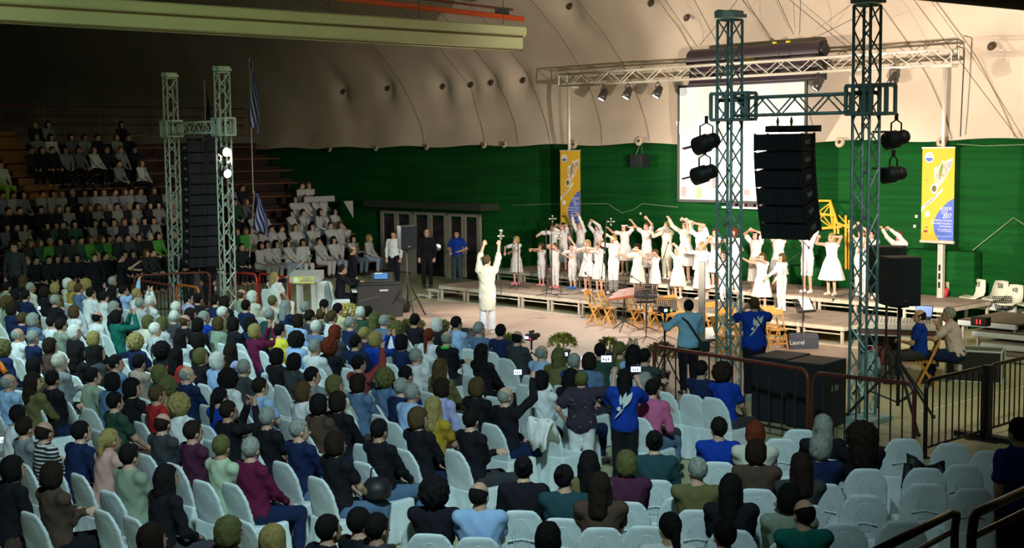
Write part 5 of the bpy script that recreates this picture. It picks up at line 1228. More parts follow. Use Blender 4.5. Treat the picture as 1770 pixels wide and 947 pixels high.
p_=A(757,427,42); t=thing('shiny_disc','round shiny disc low beside the man in black at the exit','disc',p_,0); MB().lathe([(0,.02),(.09,.015),(.12,0),(.09,-.015),(0,-.02)],n=20,m=RX(math.pi/2)).build('disc',chrome,t,smooth=True)
adult('volunteer in a blue tee shirt and jeans standing right of the exit',(791,494),0,(791,404),160,hair='s',hc='d',top='royal blue',bottom=(.05,.07,.08),sleeve='short',hands={'R':(781,432,.15),'L':(797,431,.15)})
# photographers behind the barrier
t,f=adult('cameraman in a light blue shirt with a shoulder strap, back turned',(1190,683),0,(1188,530),14,hair='s',hc='k',top=(.26,.50,.66),bottom='black',hands={'L':(1158,560,.28),'R':(1200,560,.3)},build=1.12,hem=.86)
c=f.chest; MB().tube([(-.17,-.05,f.neck[2]-.03),(-.08,-.175,f.chest[2]+.06),(.06,-.185,f.chest[2]-.15),(.19,-.12,f.pel[2]+.02)],.018,6).build('shoulder_strap',black,t); MB().box((.24,-.1,f.pel[2]-.06),(.2,.12,.2)).build('shoulder_bag',black,t,bevel=.03)
q=A(1149,535,G(1190,683).y+.35); t2=thing('video_camera','small video camera on a stand held by the man in light blue','camera',q,.3); MB().box((0,0,0),(.12,.22,.12)).build('body',black,t2,bevel=.012); MB().box((-.03,-.115,.0),(.06,.01,.05)).build('display',phoneglow,t2); MB().box((.07,-.115,-.01),(.025,.01,.025)).build('green_light',greenled,t2); MB().cyl((0,.1,0),(0,.22,0),.04).build('lens',black,t2)
MB().cyl((0,0,-.06),(0,0,-q.z+.4),.02).build('support_pole',black,t2)
for k_ in range(3): MB().cyl((0,0,-q.z+.7),(.35*math.cos(2.1*k_),.35*math.sin(2.1*k_),-q.z+.01),.013).build('support_leg',black,t2)
def back_logo(t,f,s=1.0,col=None):
    lm=M('pale_shirt_print',(.6,.66,.66),.8); c=Vector(f.chest); y=-.155
    def lf2(a,b,w):
        a=Vector(a);b=Vector(b);d=b-a;n=Vector((-d.y,d.x)).normalized();o1=[];o2=[]
        for k in range(9): s_=k/8; q=a+d*s_; hw=w*math.sin(math.pi*s_)/2; o1.append(q+n*hw); o2.append(q-n*hw)
        return [tuple(q*s) for q in o1+o2[::-1][1:-1]]
    for k,(a,b,w) in enumerate([((-.02,-.06),(.11,.15),.07),((-.03,-.02),(.03,.15),.045),((-.05,-.03),(-.045,.12),.035),((-.13,-.20),(.0,-.06),.02)]):
        MB().prism([(x,z) for x,z in lf2(a,b,w)],.02,c=(c.x,c.y+y,c.z)).build('shirt_print',lm,t)
    MB().prism([(s*(-.07+.028*math.cos(q*math.pi/6)),s*(-.07+.028*math.sin(q*math.pi/6))) for q in range(12)],.02,c=(c.x,c.y+y,c.z)).build('shirt_print',lm,t)
t,f=adult('photographer in a royal blue tee shirt with white leaf print, back turned',(1303,690),0,(1306,526),6,hair='s',hc='n',top='royal blue',bottom='black',sleeve='short',hands={'L':(1293,530,.2),'R':(1318,530,.2)},hints={'L':(-1,0,-1),'R':(1,0,-1)},build=1.15,hem=.80); back_logo(t,f)
MB().tube([(-.12,-.03,f.neck[2]-.02),(.0,-.17,f.chest[2]+.1),(.1,-.17,f.chest[2]-.06),(.2,-.08,f.chest[2]-.2)],.012,6).build('camera_strap',black,t)
q=A(1305,533,G(1303,690).y+.3); t2=thing('photo_camera','black camera held up by the photographer in blue','camera',q,0); MB().box((0,0,0),(.14,.07,.1)).build('body',black,t2,bevel=.01); MB().cyl((0,.02,0),(0,.16,0),.04).build('lens',black,t2)
# mixing desk crew
adult('man in blue tee shirt sitting on a wooden chair at the mixing desk',(1585,664),0,(1604,562),70,sit=True,Ht=1.75,hair='b',hc='d',top='royal blue',bottom='charcoal',sleeve='short',hands={'R':(1582,607,.12),'L':(1572,585,.15)},build=1.15,yaw=.2)
t,f=adult('grey haired man in a pale pink tee shirt sitting on the flight case',(1650,665),0,(1640,545),60,sit=True,Ht=1.86,hair='s',hc='g',top=(.62,.50,.46),bottom='navy',sleeve='short',hands={'R':(1630,557,.1),'L':(1612,578,.2)},build=1.2,lean=.25,yaw=.2)
# man at the right edge
adult('man in a dark blue tee shirt walking at the right edge of the picture',(1754,1060),0,(1762,745),20,hair='s',hc='d',top=(.012,.04,.20),bottom=(.02,.015,.04),sleeve='short',build=1.2,hands={'L':(1731,880,.05),'R':(1790,880,.05)})
# women standing in the audience taking pictures
t,f=adult('woman in a dark flowered blouse and white trousers standing, one arm raised',(1006,842),0,(1016,658),-8,hair='s',hc='o',top=(.035,.03,.045),bottom='white',sleeve='short',hands={'R':(1060,645,.15),'L':(977,722,.05)},hints={'R':(1,0,-.8)},build=1.2,hem=.72,fl=.01)
rs=random.Random(5); fm=M('blouse_flower_print',(.16,.13,.14),.8)
for k in range(26):
    a=rs.uniform(-1.3,1.3); zz=rs.uniform(.78,1.36); x_=.19*math.sin(a); y_=-.165*math.cos(a)*1.0; s_=rs.uniform(.006,.013)
    MB().lathe([(0,.004),(s_,.003),(s_,-.004)],(x_,y_,zz*f.k),8,RX(math.pi/2)).build('blouse_flower',fm,t)
t,f=adult('long haired woman in a royal blue tee shirt with leaf print, standing',(1080,852),0,(1081,655),-6,hair='B' if 0 else 'l',hc='k',top='royal blue',bottom='black',sleeve='short',hands={'L':(1070,672,.26),'R':(1104,662,.28)},hints={'L':(-.5,0,-1),'R':(.5,0,-1)},hem=.86); back_logo(t,f,.95)
def phone(label,px,py,Y,on=True,rz=0,w=.15,h=.075,cat='phone'):
    q=A(px,py,Y); t=thing('phone',label,cat,q,rz,'phones held up by the audience'); MB().box((0,0,0),(w,.012,h)).build('case',black,t,bevel=.004)
    MB().box((0,-.0075,0),(w*.92,.003,h*.88)).build('screen',phoneglow if on else black,t)
    for k in range(3): MB().box((w*(-.25+.22*k),-.0095,-h*(.05+.08*(k%2))),(w*.10,.002,h*.3)).build('screen_picture',M('phone_picture',(.1,.1,.2),.5),t)
    return t
Yb=G(1080,852).y
phone('lit phone held up by the standing woman in blue',1099,638,Yb+.35,w=.135)
phone('lit phone held up by the woman in the flowered blouse',1048,620,G(1006,842).y+1.2,w=.15,h=.1)
phone('lit phone left of the head of the woman in flowered blouse',991,637,20.8,w=.15)
phone('small lit phone in front of the round bush',978,612,23,w=.07,h=.07)
phone('lit phone raised by the grey haired person in black',895,643,20.6,w=.13,h=.09)
phone('lit phone upright beside the seated child at the centre left',671,752,18.6,w=.08,h=.15)
phone('small lit phone of the blonde spectator in royal blue',658,577,25.5,w=.06,h=.09)
phone('lit phone held low before the coral red jacket',648,613,24.4,w=.12,h=.06)
phone('small lit phone raised over the head in teal sleeves',207,557,27.3,w=.05,h=.06)
phone('lit phone at the left picture edge beside striped shirt',4,760,17.5,w=.12,h=.09)
phone('small lit phone raised near the covered chairs at far left',68,532,29.5,w=.06,h=.08)
phone('tiny lit phone left of the pianist chairs',547,541,28,w=.05,h=.05)
phone('blue glowing phone held by a white haired spectator',440,537,28.5,w=.05,h=.16)
phone('lit phone left of the dark green shirt in the front row',1008,619,22.7,w=.09,h=.06)
# ------------------------------------------------------------------ covered chairs
def chair_meshes():
    def back(Pn):
        x,y,z=Pn[...,0],Pn[...,1],Pn[...,2]
        yc=-.215-.10*np.clip((z-.45)/.45,0,1)+.35*x*x
        w=.240-.012*np.clip((z-.45)/.45,0,1)
        ztop=.935-9.0*np.clip(np.abs(x)-.10,0,1)**2-.5*x*x
        d=np.maximum(np.abs(y-yc)-.018,np.abs(x)-w); d=np.maximum(d,z-ztop); d=np.maximum(d,.40-z)
        return d*.9+.0015*np.sin(z*14+x*9)
    def skirt(Pn):
        x,y,z=Pn[...,0],Pn[...,1],Pn[...,2]; t=np.clip((.47-z)/.47,0,1); ph=np.arctan2(y+.0,x)
        w=.245+.035*t+.006*t*np.sin(y*40); dp=.225+.045*t+.008*t*np.sin(x*38)
        d=np.maximum(np.abs(x)-w,np.abs(y+.01)-dp); q=smin(d,d,.01)
        return np.maximum(np.maximum(q,z-.475+.0*x),.005-z)
    a=np_mesh('backrest',[(*polyg(back,V3(-.25,-.36,.38),V3(.25,-.10,.98),.018),0)],[cover]); b=np_mesh('seat_skirt',[(*polyg(skirt,V3(-.29,-.30,0),V3(.29,.29,.50),.022),0)],[cover])
    return a,b
CB,CS=chair_meshes()
slatm=MB()
for k in range(-3,4): slatm.tube([(.012*k,-.318,.84),(.03*k,-.292,.70),(.02*k,-.262,.56)],.006,5)
for k in(0,1): slatm.tube([(-.17,-.300+.0,.80-.18*k) if 0 else (-.13,-.30+.02*k,.82-.2*k),(0,-.32+.035*k,.845-.2*k),(.13,-.30+.02*k,.82-.2*k)],.007,5)
CSL=slatm.mesh('slat_relief',cover)
def chair(pos,rz,label,slats=False,grp='white covered chairs of the audience'):
    t=thing('covered_chair',label,'chair',(pos[0],pos[1],0),rz,grp)
    link('backrest',CB,t); link('seat_skirt',CS,t)
    if slats: link('slat_relief',CSL,t)
    return t
# ------------------------------------------------------------------ seated audience
VAR={}
def variant(key):
    if key in VAR: return VAR[key]
    pose,yw,sl,bd=key
    hands=None; hints=None; lean=-.06; pitch=0
    if pose=='a': pass
    if pose=='b': hands={'R':(-.10,.24,.80),'L':(.10,.22,.84)}
    if pose=='c': lean=.16; pitch=-.1
    if pose=='u': hands={'R':(.08,.25,1.27),'L':(-.08,.25,1.27)}; hints={'R':(.5,0,-1),'L':(-.5,0,-1)}
    if pose=='r': hands={'R':(.19,.22,1.44)}; hints={'R':(1,0,-.6)}
    f=Fig(1.76,sit=True,hands=hands,hints=hints,yaw=yw,pitch=pitch,lean=lean,build=bd,gest='hold' if pose in 'ur' else 'curl')
    ms={'body':f.body_mesh(hh=.014,bh=.02,fing=pose in 'ur'),'top':f.top_mesh(sl,h=.019,hem=.80),'bottom':f.trousers_mesh(.95,h=.02),'shoes':f.shoe_meshes()}
    VAR[key]=(ms,f); return VAR[key]
HW={'s':'short','b':'balding','w':'bobbed','l':'long','p':'ponytailed','c':'curly','u':'pinned-up','B':'big frizzy','h':'capped'}
def hdesc(h,c):
    if h=='b': return 'balding '+HC[c][1]+' head'
    if h=='h': return 'pale cap'
    return HW[h]+' '+HC[c][1]+' hair'
# head centre (picture), hair style, hair colour, top, pose, turn
AUD='''12,497,s,k,sage|41,485,l,n,black|54,498,s,g,cream|30,510,w,k,black|45,512,s,k,navy|14,524,c,n,sage|21,535,w,d,navy|77,506,w,d,black|96,499,w,y,olive|118,491,w,W,cream|126,497,w,y,mustard|137,500,s,n,denim|150,493,c,y,cream
158,508,s,k,white|195,488,s,g,white|196,504,l,k,black|214,503,s,k,pale blue,r|180,514,s,k,white|96,521,s,g,black|129,540,w,n,white|169,549,b,k,white|198,533,w,g,black|203,549,w,k,teal,u|237,509,s,y,white,u|91,558,s,k,white|106,563,s,d,sage|58,554,w,g,denim|40,552,s,n,navy
260,522,s,W,white|243,526,s,g,light grey|305,533,s,W,sage|327,517,s,k,lavender|343,518,s,k,black|374,521,s,k,navy|390,523,w,d,black|418,510,b,n,sage|437,514,w,W,cream|426,530,s,k,navy|386,542,s,W,olive|302,549,s,W,charcoal|321,556,b,n,black|331,545,w,d,sage|354,550,s,g,royal blue|343,563,w,k,black|379,561,w,n,sage|405,562,w,k,black|434,562,w,k,navy
258,558,w,o,cream|281,561,w,o,light grey|269,571,s,W,light grey|236,592,c,y,navy|241,628,s,k,tan|282,607,c,k,black|314,588,l,k,light grey|306,616,l,k,red|345,592,w,k,black|349,618,w,o,black|377,625,w,W,pale blue|400,608,l,d,lavender|423,637,s,g,charcoal|398,656,c,k,white|324,649,b,g,navy|278,648,w,o,teal|291,669,c,o,tan
442,574,w,y,maroon,u|451,670,s,d,pale blue|32,580,b,g,white|58,585,s,g,navy|88,599,w,d,brown|130,575,w,W,black|163,587,w,y,black|136,611,l,k,black|170,612,l,k,charcoal|8,603,c,o,navy|61,635,w,k,olive|104,628,h,W,grey|16,662,b,g,pale blue|59,661,l,d,olive|92,657,s,k,black|162,652,s,k,sage|202,629,s,k,denim|196,661,w,k,denim
33,719,s,k,white|44,741,s,d,grey|78,748,b,d,stripes|142,748,s,k,navy|192,762,p,y,peach|225,790,s,k,sage|25,812,w,k,black|92,823,w,d,brown|290,827,l,k,black|282,733,b,d,charcoal|335,748,s,d,plum|313,701,c,y,white|273,684,s,n,red|200,696,s,k,dark green|230,672,w,k,black|266,934,w,d,brown
384,774,s,o,pale green|435,778,s,g,maroon|463,724,s,g,black|519,745,s,g,navy|396,712,s,d,black,u|382,688,p,k,royal blue|525,679,w,n,white|553,701,w,k,brown|586,696,w,d,black|580,667,w,o,cream|541,651,s,k,grey|621,664,w,d,denim|480,618,w,k,black|510,627,w,k,charcoal|545,602,s,g,white|572,600,c,r,black|515,588,c,k,pale blue|582,769,w,d,black|570,917,s,k,black|623,905,s,k,black|654,915,s,k,charcoal|398,922,w,o,brown|474,936,w,y,olive
485,573,s,k,yellow|547,567,s,W,denim|581,576,w,r,charcoal|616,593,s,k,navy|631,579,p,y,navy|651,588,w,y,royal blue,u|621,630,s,k,coral,r|667,655,c,o,denim|472,522,s,o,cream|467,545,s,g,dark teal|495,531,l,g,navy|517,556,w,d,pale blue|529,533,s,g,dark green|537,548,s,d,charcoal,u|557,545,s,n,sage|561,529,s,k,dark green|585,536,s,k,pale yellow|575,549,s,n,white|624,542,s,W,dark green|638,541,s,k,brown|607,560,s,g,navy|648,553,l,o,black|666,557,s,g,denim
687,570,c,o,white|696,593,w,k,navy|718,555,s,k,black|756,563,w,W,black|742,582,p,r,white|773,586,b,g,black|790,560,s,k,pale blue|829,570,s,g,denim|866,574,s,k,navy|895,585,b,k,charcoal|834,610,l,k,black|720,618,s,g,white|763,637,l,n,olive|703,649,s,k,navy|766,672,w,d,lavender
937,611,b,g,pale blue|966,617,l,o,olive|993,627,s,g,royal blue|988,655,l,k,black|1019,626,w,d,denim|1038,608,s,k,dark green|1072,606,p,o,olive,u|1096,612,l,k,pale blue|1115,618,s,k,charcoal|937,659,w,k,white|875,686,b,g,black,r|1115,662,w,g,light grey|1129,673,s,k,pink
825,671,w,n,black|696,671,s,g,navy|714,681,s,g,pale blue|750,705,l,y,mustard|725,725,w,n,black|815,727,s,k,black|657,745,s,k,black|751,852,c,k,black|829,857,b,k,pale blue|905,812,u,k,black|948,932,w,k,black
976,828,u,k,dark teal|1018,803,l,k,olive|1038,842,l,d,brown|1082,803,w,o,plum|1131,766,u,k,dark teal|1157,914,p,k,white|1205,815,s,g,olive|1213,640,s,k,navy
1252,645,c,d,royal blue|1242,742,s,k,royal blue|1305,750,w,r,cream|1308,783,w,d,brown|1422,738,l,g,black|1416,775,w,g,navy|1383,807,l,d,charcoal|1264,845,l,k,black|1364,864,w,k,sage|1389,889,b,k,teal|1252,927,s,k,light grey|1489,752,B,d,black'''
stripem=bpy.data.materials.new('black_white_striped_cloth'); stripem.use_nodes=True; N=stripem.node_tree.nodes; L=stripem.node_tree.links
tc=N.new('ShaderNodeTexCoord'); wv=N.new('ShaderNodeTexWave'); wv.wave_type='BANDS'; wv.bands_direction='Z'; wv.inputs['Scale'].default_value=7; r=N.new('ShaderNodeValToRGB'); r.color_ramp.interpolation='CONSTANT'
r.color_ramp.elements[0].color=(.01,.01,.015,1); r.color_ramp.elements[1].color=(.6,.6,.6,1); r.color_ramp.elements[1].position=.6
L.new(tc.outputs['Object'],wv.inputs['Vector']); L.new(wv.outputs['Color'],r.inputs[0]); L.new(r.outputs[0],N['Principled BSDF'].inputs['Base Color']); N['Principled BSDF'].inputs['Roughness'].default_value=.9
def short(e): return hdesc(e['h'],e['c'])+', '+('striped' if e['top']=='stripes' else e['top'])
ENT=[]
for row in AUD.replace('\n','|').split('|'):
    q=row.split(','); ENT.append(dict(x=float(q[0]),y=float(q[1]),h=q[2],c=q[3],top=q[4],pose=q[5] if len(q)>5 else None))
def blockB(x,y): return (x>800 and y>735) or (x>700 and y>838) or x>1330
def heading(x,y):
    if blockB(x,y): return -6 if x<1500 else -3
    return -46+ (6 if x>1000 else 0)
def desc(e): return hdesc(e['h'],e['c'])+' and '+('black-white striped' if e['top']=='stripes' else e['top'])+' top'
from collections import Counter
cn=Counter(desc(e) for e in ENT)
for e in ENT: e['p']=G(e['x'],e['y'],1.25); e['u']=cn[desc(e)]==1
usedL=set()
def rel(e,o):
    dx=o['x']-e['x']; dy=o['y']-e['y']
    if abs(dx)>abs(dy)*1.2: return 'left of' if dx>0 else 'right of'
    return 'in front of' if dy<0 else 'behind'
def relfix(r): return {'in front of':'below','behind':'above'}.get(r,r)
for e in ENT:
    base='seated person with '+desc(e)
    lab=base
    if not e['u']:
        cand=sorted([o for o in ENT if o['u'] and o is not e],key=lambda o:(o['x']-e['x'])**2+(o['y']-e['y'])**2)
        for o in cand[:30]:
            l='person with '+short(e)+' top '+relfix(rel(e,o))+' the '+short(o)
            if l not in usedL and len(l.split())<=16: lab=l; break
    usedL.add(lab); e['lab']=lab
rs=random.Random(11); CH=[]
TRS=['black','navy','charcoal','denim','brown','black','charcoal']
for i,e in enumerate(ENT):
    hd=heading(e['x'],e['y'])+rs.uniform(-5,5); r=math.radians(hd)
    yw=rs.choice([0,.35,-.35,.15] if e['h']!='B' else [0]); pose=e['pose'] or rs.choice('aabc')
    sl='short' if (e['top'] in('royal blue','teal') and i%2) or i%5==0 else 'long'; bd=1.18 if i%3==0 else 1.0
    key=(pose,yw if pose in 'abc' else 0,sl,bd) 
    if pose in 'bc': key=(pose,.35 if yw>0 else 0,'long',1.0)
    if pose in 'ur': key=(pose,0,'long',1.0)
    ms,f=variant(key)
    # put the root so that the head centre meets the picture position
    sc=rs.uniform(.97,1.03)
    hp=Vector(f.head)*1.0; g=G(e['x'],e['y'],hp.z); off=RZ(r)@Vector((hp.x,hp.y,0)); pos=Vector((g.x-off.x,g.y-off.y,0))
    t=thing('person',e['lab'],'person',pos,r,'seated audience')
    hat=(.6,.57,.45) if e['h']=='h' else None
    put_fig(t,ms,e['h'],e['c'],'white' if e['top']=='stripes' else e['top'],TRS[i%7],f,SKN[i%4],hatcol=hat)
    if e['top']=='stripes':
        for ch in t.children:
            if ch.name.startswith('shirt'): ch.data=ch.data.copy(); ch.data.materials[0]=stripem
    if e['pose']=='u' : pass
    if e['top']=='light grey' and e['h']=='s' and e['c']=='W':
        for sg in(-1,1): MB().tube([(sg*.08,f.neck[1]-.05,f.neck[2]-.05),(sg*.07,f.chest[1]-.145,f.chest[2]+.02),(sg*.05,f.waist[1]-.13,f.waist[2])],.012,5).build('suspender',black,t)
    if int(e['x'])==773: MB().lathe([(.075,-.02),(.10,0),(.085,.03),(.06,.02)],Vector(f.neck)+Vector((0,0,-.01)),20).build('scarf',M('green_scarf',(.04,.45,.06),.9),t,smooth=True)
    if int(e['x'])==8: MB().tube([(.10,-.10,f.neck[2]-.05),(.22,-.09,f.neck[2]-.12),(.27,-.05,f.chest[2]-.02)],.05,8).build('scarf',M('orange_yellow_scarf',(.75,.32,.02),.9,var=1,vscale=9,col2=(.5,.03,.02)),t,smooth=True)
    # chair under the person, the seat centre lies a little behind the pelvis
    CH.append((pos,r))
    chair((pos.x,pos.y),r,'white covered chair under person with '+short(e) if e['u'] else e['lab'].replace('seated person with','chair seating the').replace('person with','chair seating the').replace(' top ',' '),blockB(e['x'],e['y']))
# shared handful of extra objects of the audience
def at_head(x): return next(e for e in ENT if int(e['x'])==x)
# empty chairs, given by the middle of the top of the backrest
EMP='''90,542 123,648 150,697 240,667 306,742 155,820 118,812 178,887 463,648 500,654 500,689 562,634 600,639 615,712 627,772 637,700 694,783 882,730 792,713 853,689 690,629 743,670 649,680 812,603 941,730 1145,680 975,709 908,668 886,866 735,904 894,934 939,882 957,905 1051,897 1092,848 1117,914 1178,864 1223,930 1281,795 1350,762 1383,746 1309,838 1411,852 1432,817 1436,783 1342,893 1563,762 1645,770 1498,787 1502,819 1665,807 1600,840 1600,813 1682,848 1494,860 1571,869 1457,909 1712,783 18,690 60,880 218,905 330,640 560,790 422,905 1740,800 1560,905'''
def near_desc(x,y):
    cand=sorted([o for o in ENT if o['u']],key=lambda o:(o['x']-x)**2+(o['y']-y-(-30))**2)
    return cand
for i,tok in enumerate(EMP.split()):
    x,y=map(float,tok.split(',')); hd=heading(x,y-20)+rs.uniform(-4,4); r=math.radians(hd)
    g=G(x,y,.90); off=RZ(r)@Vector((0,-.31,0)); pos=Vector((g.x-off.x,g.y-off.y,0))
    # keep clear of occupied chairs
    ok=all((pos-c).length>.42 for c,_ in CH)
    if not ok: continue
    CH.append((pos,r)); lab=None
    for o in near_desc(x,y):
        l='empty white covered chair '+relfix(rel(dict(x=x,y=y),o))+' person with '+short(o)
        if l not in usedL and len(l.split())<=16: lab=l; break
    usedL.add(lab); chair((pos.x,pos.y),r,lab,blockB(x,y) or int(x)==694)
# garments lying on empty chairs
g=G(1590,800,.8)
t=thing('black_jacket','black jacket hung over the back of an empty chair at right','jacket',(G(1598,790,.9).x,G(1598,790,.9).y,0),math.radians(-8))
MB().grid([[(-.2+.1*i,(-.05-.05*math.sin(i+j))*(1 if j<3 else 1)-.02*j,.95-.11*j+.03*math.sin(i*2)-(.06*i if j==0 else 0)) for i in range(5)] for j in range(6)]).build('jacket_body',black,t,smooth=True,solid=.03)
MB().tube([(-.18,-.1,.85),(-.22,-.16,.6),(-.16,-.18,.42)],.05,8).build('sleeve',black,t,smooth=True)
for (x,y,l) in((938,730,'white cardigan hung over the back of a chair left of the flowered blouse'),(938,672,'long white shawl draped over two chairs beside the raised phone')):
    g=G(x,y,.92); t=thing('draped_cloth',l,'cloth',(g.x,g.y,0),math.radians(-40),'white garments on chairs')
    MB().grid([[((-.20+.065*i)*(1-.08*j),-.05-.03*math.sin(2*i+j)-.012*j,.97-.08*j+.03*math.sin(i*2.1+j)-(.05*(i%3) if j==4 else 0)) for i in range(7)] for j in range(5)]).build('cloth_fall',wcloth,t,smooth=True,solid=.025)
    MB().grid([[(-.20+.065*i,-.05+.045*j,.97+.012*math.sin(i*1.7)-.03*j*j) for i in range(7)] for j in range(4)]).build('cloth_top',wcloth,t,smooth=True,solid=.025)
for (x,y,l) in((540,516,'white covered chair standing left behind the pianist'),(585,512,'white covered chair under the pianist')):
    pass
p=G(562,545); chair((p.x-.05,p.y),math.radians(20),'white covered chair standing empty left of the pianist')
q=PST[0].location; chair((q.x,q.y),math.radians(-80),'white covered chair under the pianist in black')
p=G(478,562); chair((p.x,p.y),math.radians(-35),'white covered chair under the blonde woman left of the lectern')
# handbags, bottle
e=at_head(582); t=thing('handbag','black handbag on the lap of the dark-haired person in black','handbag',(e['p'].x+.38,e['p'].y+.28,.62),.6)
MB().lathe([(0,0),(.15,.01),(.16,.12),(.1,.2),(0,.21)],n=16).build('bag_body',black,t,smooth=True); MB().tube([(-.08,0,.18),(-.06,0,.32),(.06,0,.32),(.08,0,.18)],.01).build('handle',black,t)
# ------------------------------------------------------------------ grandstand and the people on it
SU=Vector((math.sin(TH),math.cos(TH),0)); SN=Vector((-math.cos(TH),math.sin(TH),0)); SP=Vector((-5.0,46.6,0))
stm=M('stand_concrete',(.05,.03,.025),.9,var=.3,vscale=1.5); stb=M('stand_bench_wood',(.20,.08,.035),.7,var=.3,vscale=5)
RUN,RISE,NR=.80,.45,11
def ST(a,w_,z): return SP+SU*a+SN*w_+Vector((0,0,z))
A0,A1=-24,1.0
SRZ=math.atan2(SU.y,SU.x)
tiers=thing('grandstand','dark stepped grandstand at the left full of seated groups','grandstand',SP,SRZ)
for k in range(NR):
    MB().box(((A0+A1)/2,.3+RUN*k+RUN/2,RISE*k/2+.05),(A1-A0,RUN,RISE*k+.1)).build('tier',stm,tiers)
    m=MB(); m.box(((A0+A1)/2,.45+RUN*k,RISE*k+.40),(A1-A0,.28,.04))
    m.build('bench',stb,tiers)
for a0 in(-17.2,-9.0):
    for k in range(NR*2): MB().box((a0,.3+RUN*k/2+.2,RISE*k/2+.12+.1),(1.15,RUN/2,.22)).build('aisle_step',M('aisle_wood',(.28,.12,.04),.7),tiers)
m=thing('upper_railing','long dark railing along the top of the grandstand','railing',ST(A0,.3+RUN*NR,RISE*NR),SRZ)
for z in(.35,.65,1.0): MB().cyl((0,0,z),(A1-A0,0,z),.025).build('rail',rust,m)
for k in range(13): MB().cyl((2.1*k,0,0),(2.1*k,0,1.0),.03).build('post',rust,m)
# open stair at the right end of the stand
t=thing('side_stair','open metal stair with pale treads beside the grandstand','stair',ST(2.4,3.2,0),SRZ)
for k in range(9): MB().box((.2,.25*k-.6,.3*k+.3),(1.3,.26,.04)).build('tread',M('pale_tread',(.22,.2,.14),.7),t)
for s in(-.5,.9): MB().prism([(-.75,.15),(-.55,.15),(1.6,2.75),(1.4,2.75)],.05,RZ(math.pi/2),(s,0,0)).build('stringer',M('dark_stringer',(.05,.05,.045),.7),t)
for s in(-.5,.9): MB().tube([(s,-.6,.3),(s,-.6,1.2),(s,1.5,3.7)],.02).build('handrail',darkrail,t)
t=thing('white_panel','slanted white panel at the top of the side stair','panel',A(590,360,48),SRZ); MB().prism([(-.5,.25),(.1,.25),(.5,-.35),(.5,.25)],.04).build('panel_board',M('dim_white_panel',(.4,.4,.36),.7),t)
t=thing('white_panel','flat white shelf panel over the side stair','panel',A(552,344,48.5),SRZ); MB().box((0,0,0),(1.3,.05,.2)).build('panel_board',MT['dim_white_panel'],t)
rs=random.Random(21)
NIND=[sum(1 for o in C.objects if o.get('category')=='person')]; REST=[]
def coarse(pose):
    key=('coarse',pose)
    if key not in VAR:
        f=Fig(1.72,sit=True,lean=.08 if pose=='a' else .18,hands=None); VAR[key]=({'body':f.body_mesh(hh=.022,bh=.032,fing=False),'top':f.top_mesh('long',h=.032,hem=.80),'bottom':f.trousers_mesh(.95,h=.035)},f)
    return VAR[key]
def arr(me):
    key=('arr',me.name)
    if key not in VAR:
        v=np.empty(len(me.vertices)*3,dtype=np.float32); me.vertices.foreach_get('co',v)
        q=np.empty(len(me.polygons)*4,dtype=np.int32); me.loops.foreach_get('vertex_index',q); VAR[key]=(v.reshape(-1,3),q.reshape(-1,4))
    return VAR[key]
def sit(k,px,h,c,top,bottom,lab,grp,standing=False,pose='a'):
    # place on tier k at picture column px
    r=ray(px,350); w_=.45+RUN*k; base=SP+SN*w_
    # solve (base + SU*a) . x/y = r.x/r.y
    q=r.x/r.y; a=(q*base.y-base.x)/(SU.x-q*SU.y)
    if a>A1-.1 or a<A0: return None
    p=base+SU*a
    if NIND[0]>=293:
        ms,f=coarse(pose); face=SRZ+math.pi+rs.uniform(-.35,.35)+.25; Mw=Matrix.Translation((p.x,p.y,RISE*k))@Matrix.Rotation(face,4,'Z')
        hm=Mw@Matrix.Translation(Vector(f.head))@Matrix.Scale(f.hk,4)
        REST.extend([(ms['body'],Mw,SKN[rs.randrange(4)]),(ms['top'],Mw,top),(ms['bottom'],Mw,bottom),(hair_mesh(h),hm,HC[c][0])]); return None
    NIND[0]+=1; ms,f=variant((pose,.0,'long',1.0))
    face=SRZ+math.pi+rs.uniform(-.35,.35)+.25
    t=thing('person',lab,'person',(p.x,p.y,RISE*k-.02 if k else -.02),face,grp)
    t.location.z=RISE*k-.0
    put_fig(t,ms,h,c,top,bottom,f,SKN[rs.randrange(4)]); return t
ordw=['front tier','second tier','third tier','fourth tier','fifth tier','sixth tier','seventh tier','eighth tier','ninth tier','tenth tier','top tier']
# singers in white at the right end of the stand: (column) per tier
WHT={0:[446,462,478,498,520,552,577,611,634],1:[436,455,470,488,511,540,572,590],2:[441,458,505,526,550,580],3:[512,530,548,562],4:[520,536]}
def ordn(i): return words[i] if i<15 else 'number %d'%(i+1)
for k,xs in WHT.items():
    for i,x in enumerate(xs):
        hs,hc_=rs.choice([('l','k'),('l','d'),('l','n'),('w','k'),('s','d')]); 
        if x in(611,634): hs,hc_=('l','d') if x==611 else ('w','y')
        sit(k,x,hs,hc_,(.52,.52,.50),rs.choice([(.3,.36,.45),(.55,.55,.55)]),'seated singer in white, %s, %s from left of the white group'%(ordw[k],ordn(i)),'singers in white on the grandstand',pose=rs.choice('aabc'))
# men in black near the stand front
NIND[0]+=5
for k,xs in {7:[60,78,96,118,142,168,190,214,238],8:[70,92,126,150,172,205,226],6:[207,246],9:[66,88,214]}.items():
    for i,x in enumerate(xs):
        top=rs.choice([(.2,.23,.23),(.02,.02,.03),(.12,.14,.16),(.02,.02,.03)]) if x not in(92,168,246) else (.55,.6,.58)
        tn='pale' if top[0]>.1 else 'dark'
        sit(k,x,rs.choice('sswl'),rs.choice('kkdn'),top,(.015,.015,.02),'high stand spectator in %s top on the %s, %s from left'%(tn,ordw[k],ordn(i)),'spectators high on the grandstand')
NIND[0]-=1
t=sit(6,6,'s','k',(.5,.55,.5),(.3,.6,.05),'spectator in pale shirt sitting with a yellow green cloth at far left','spectators high on the grandstand')
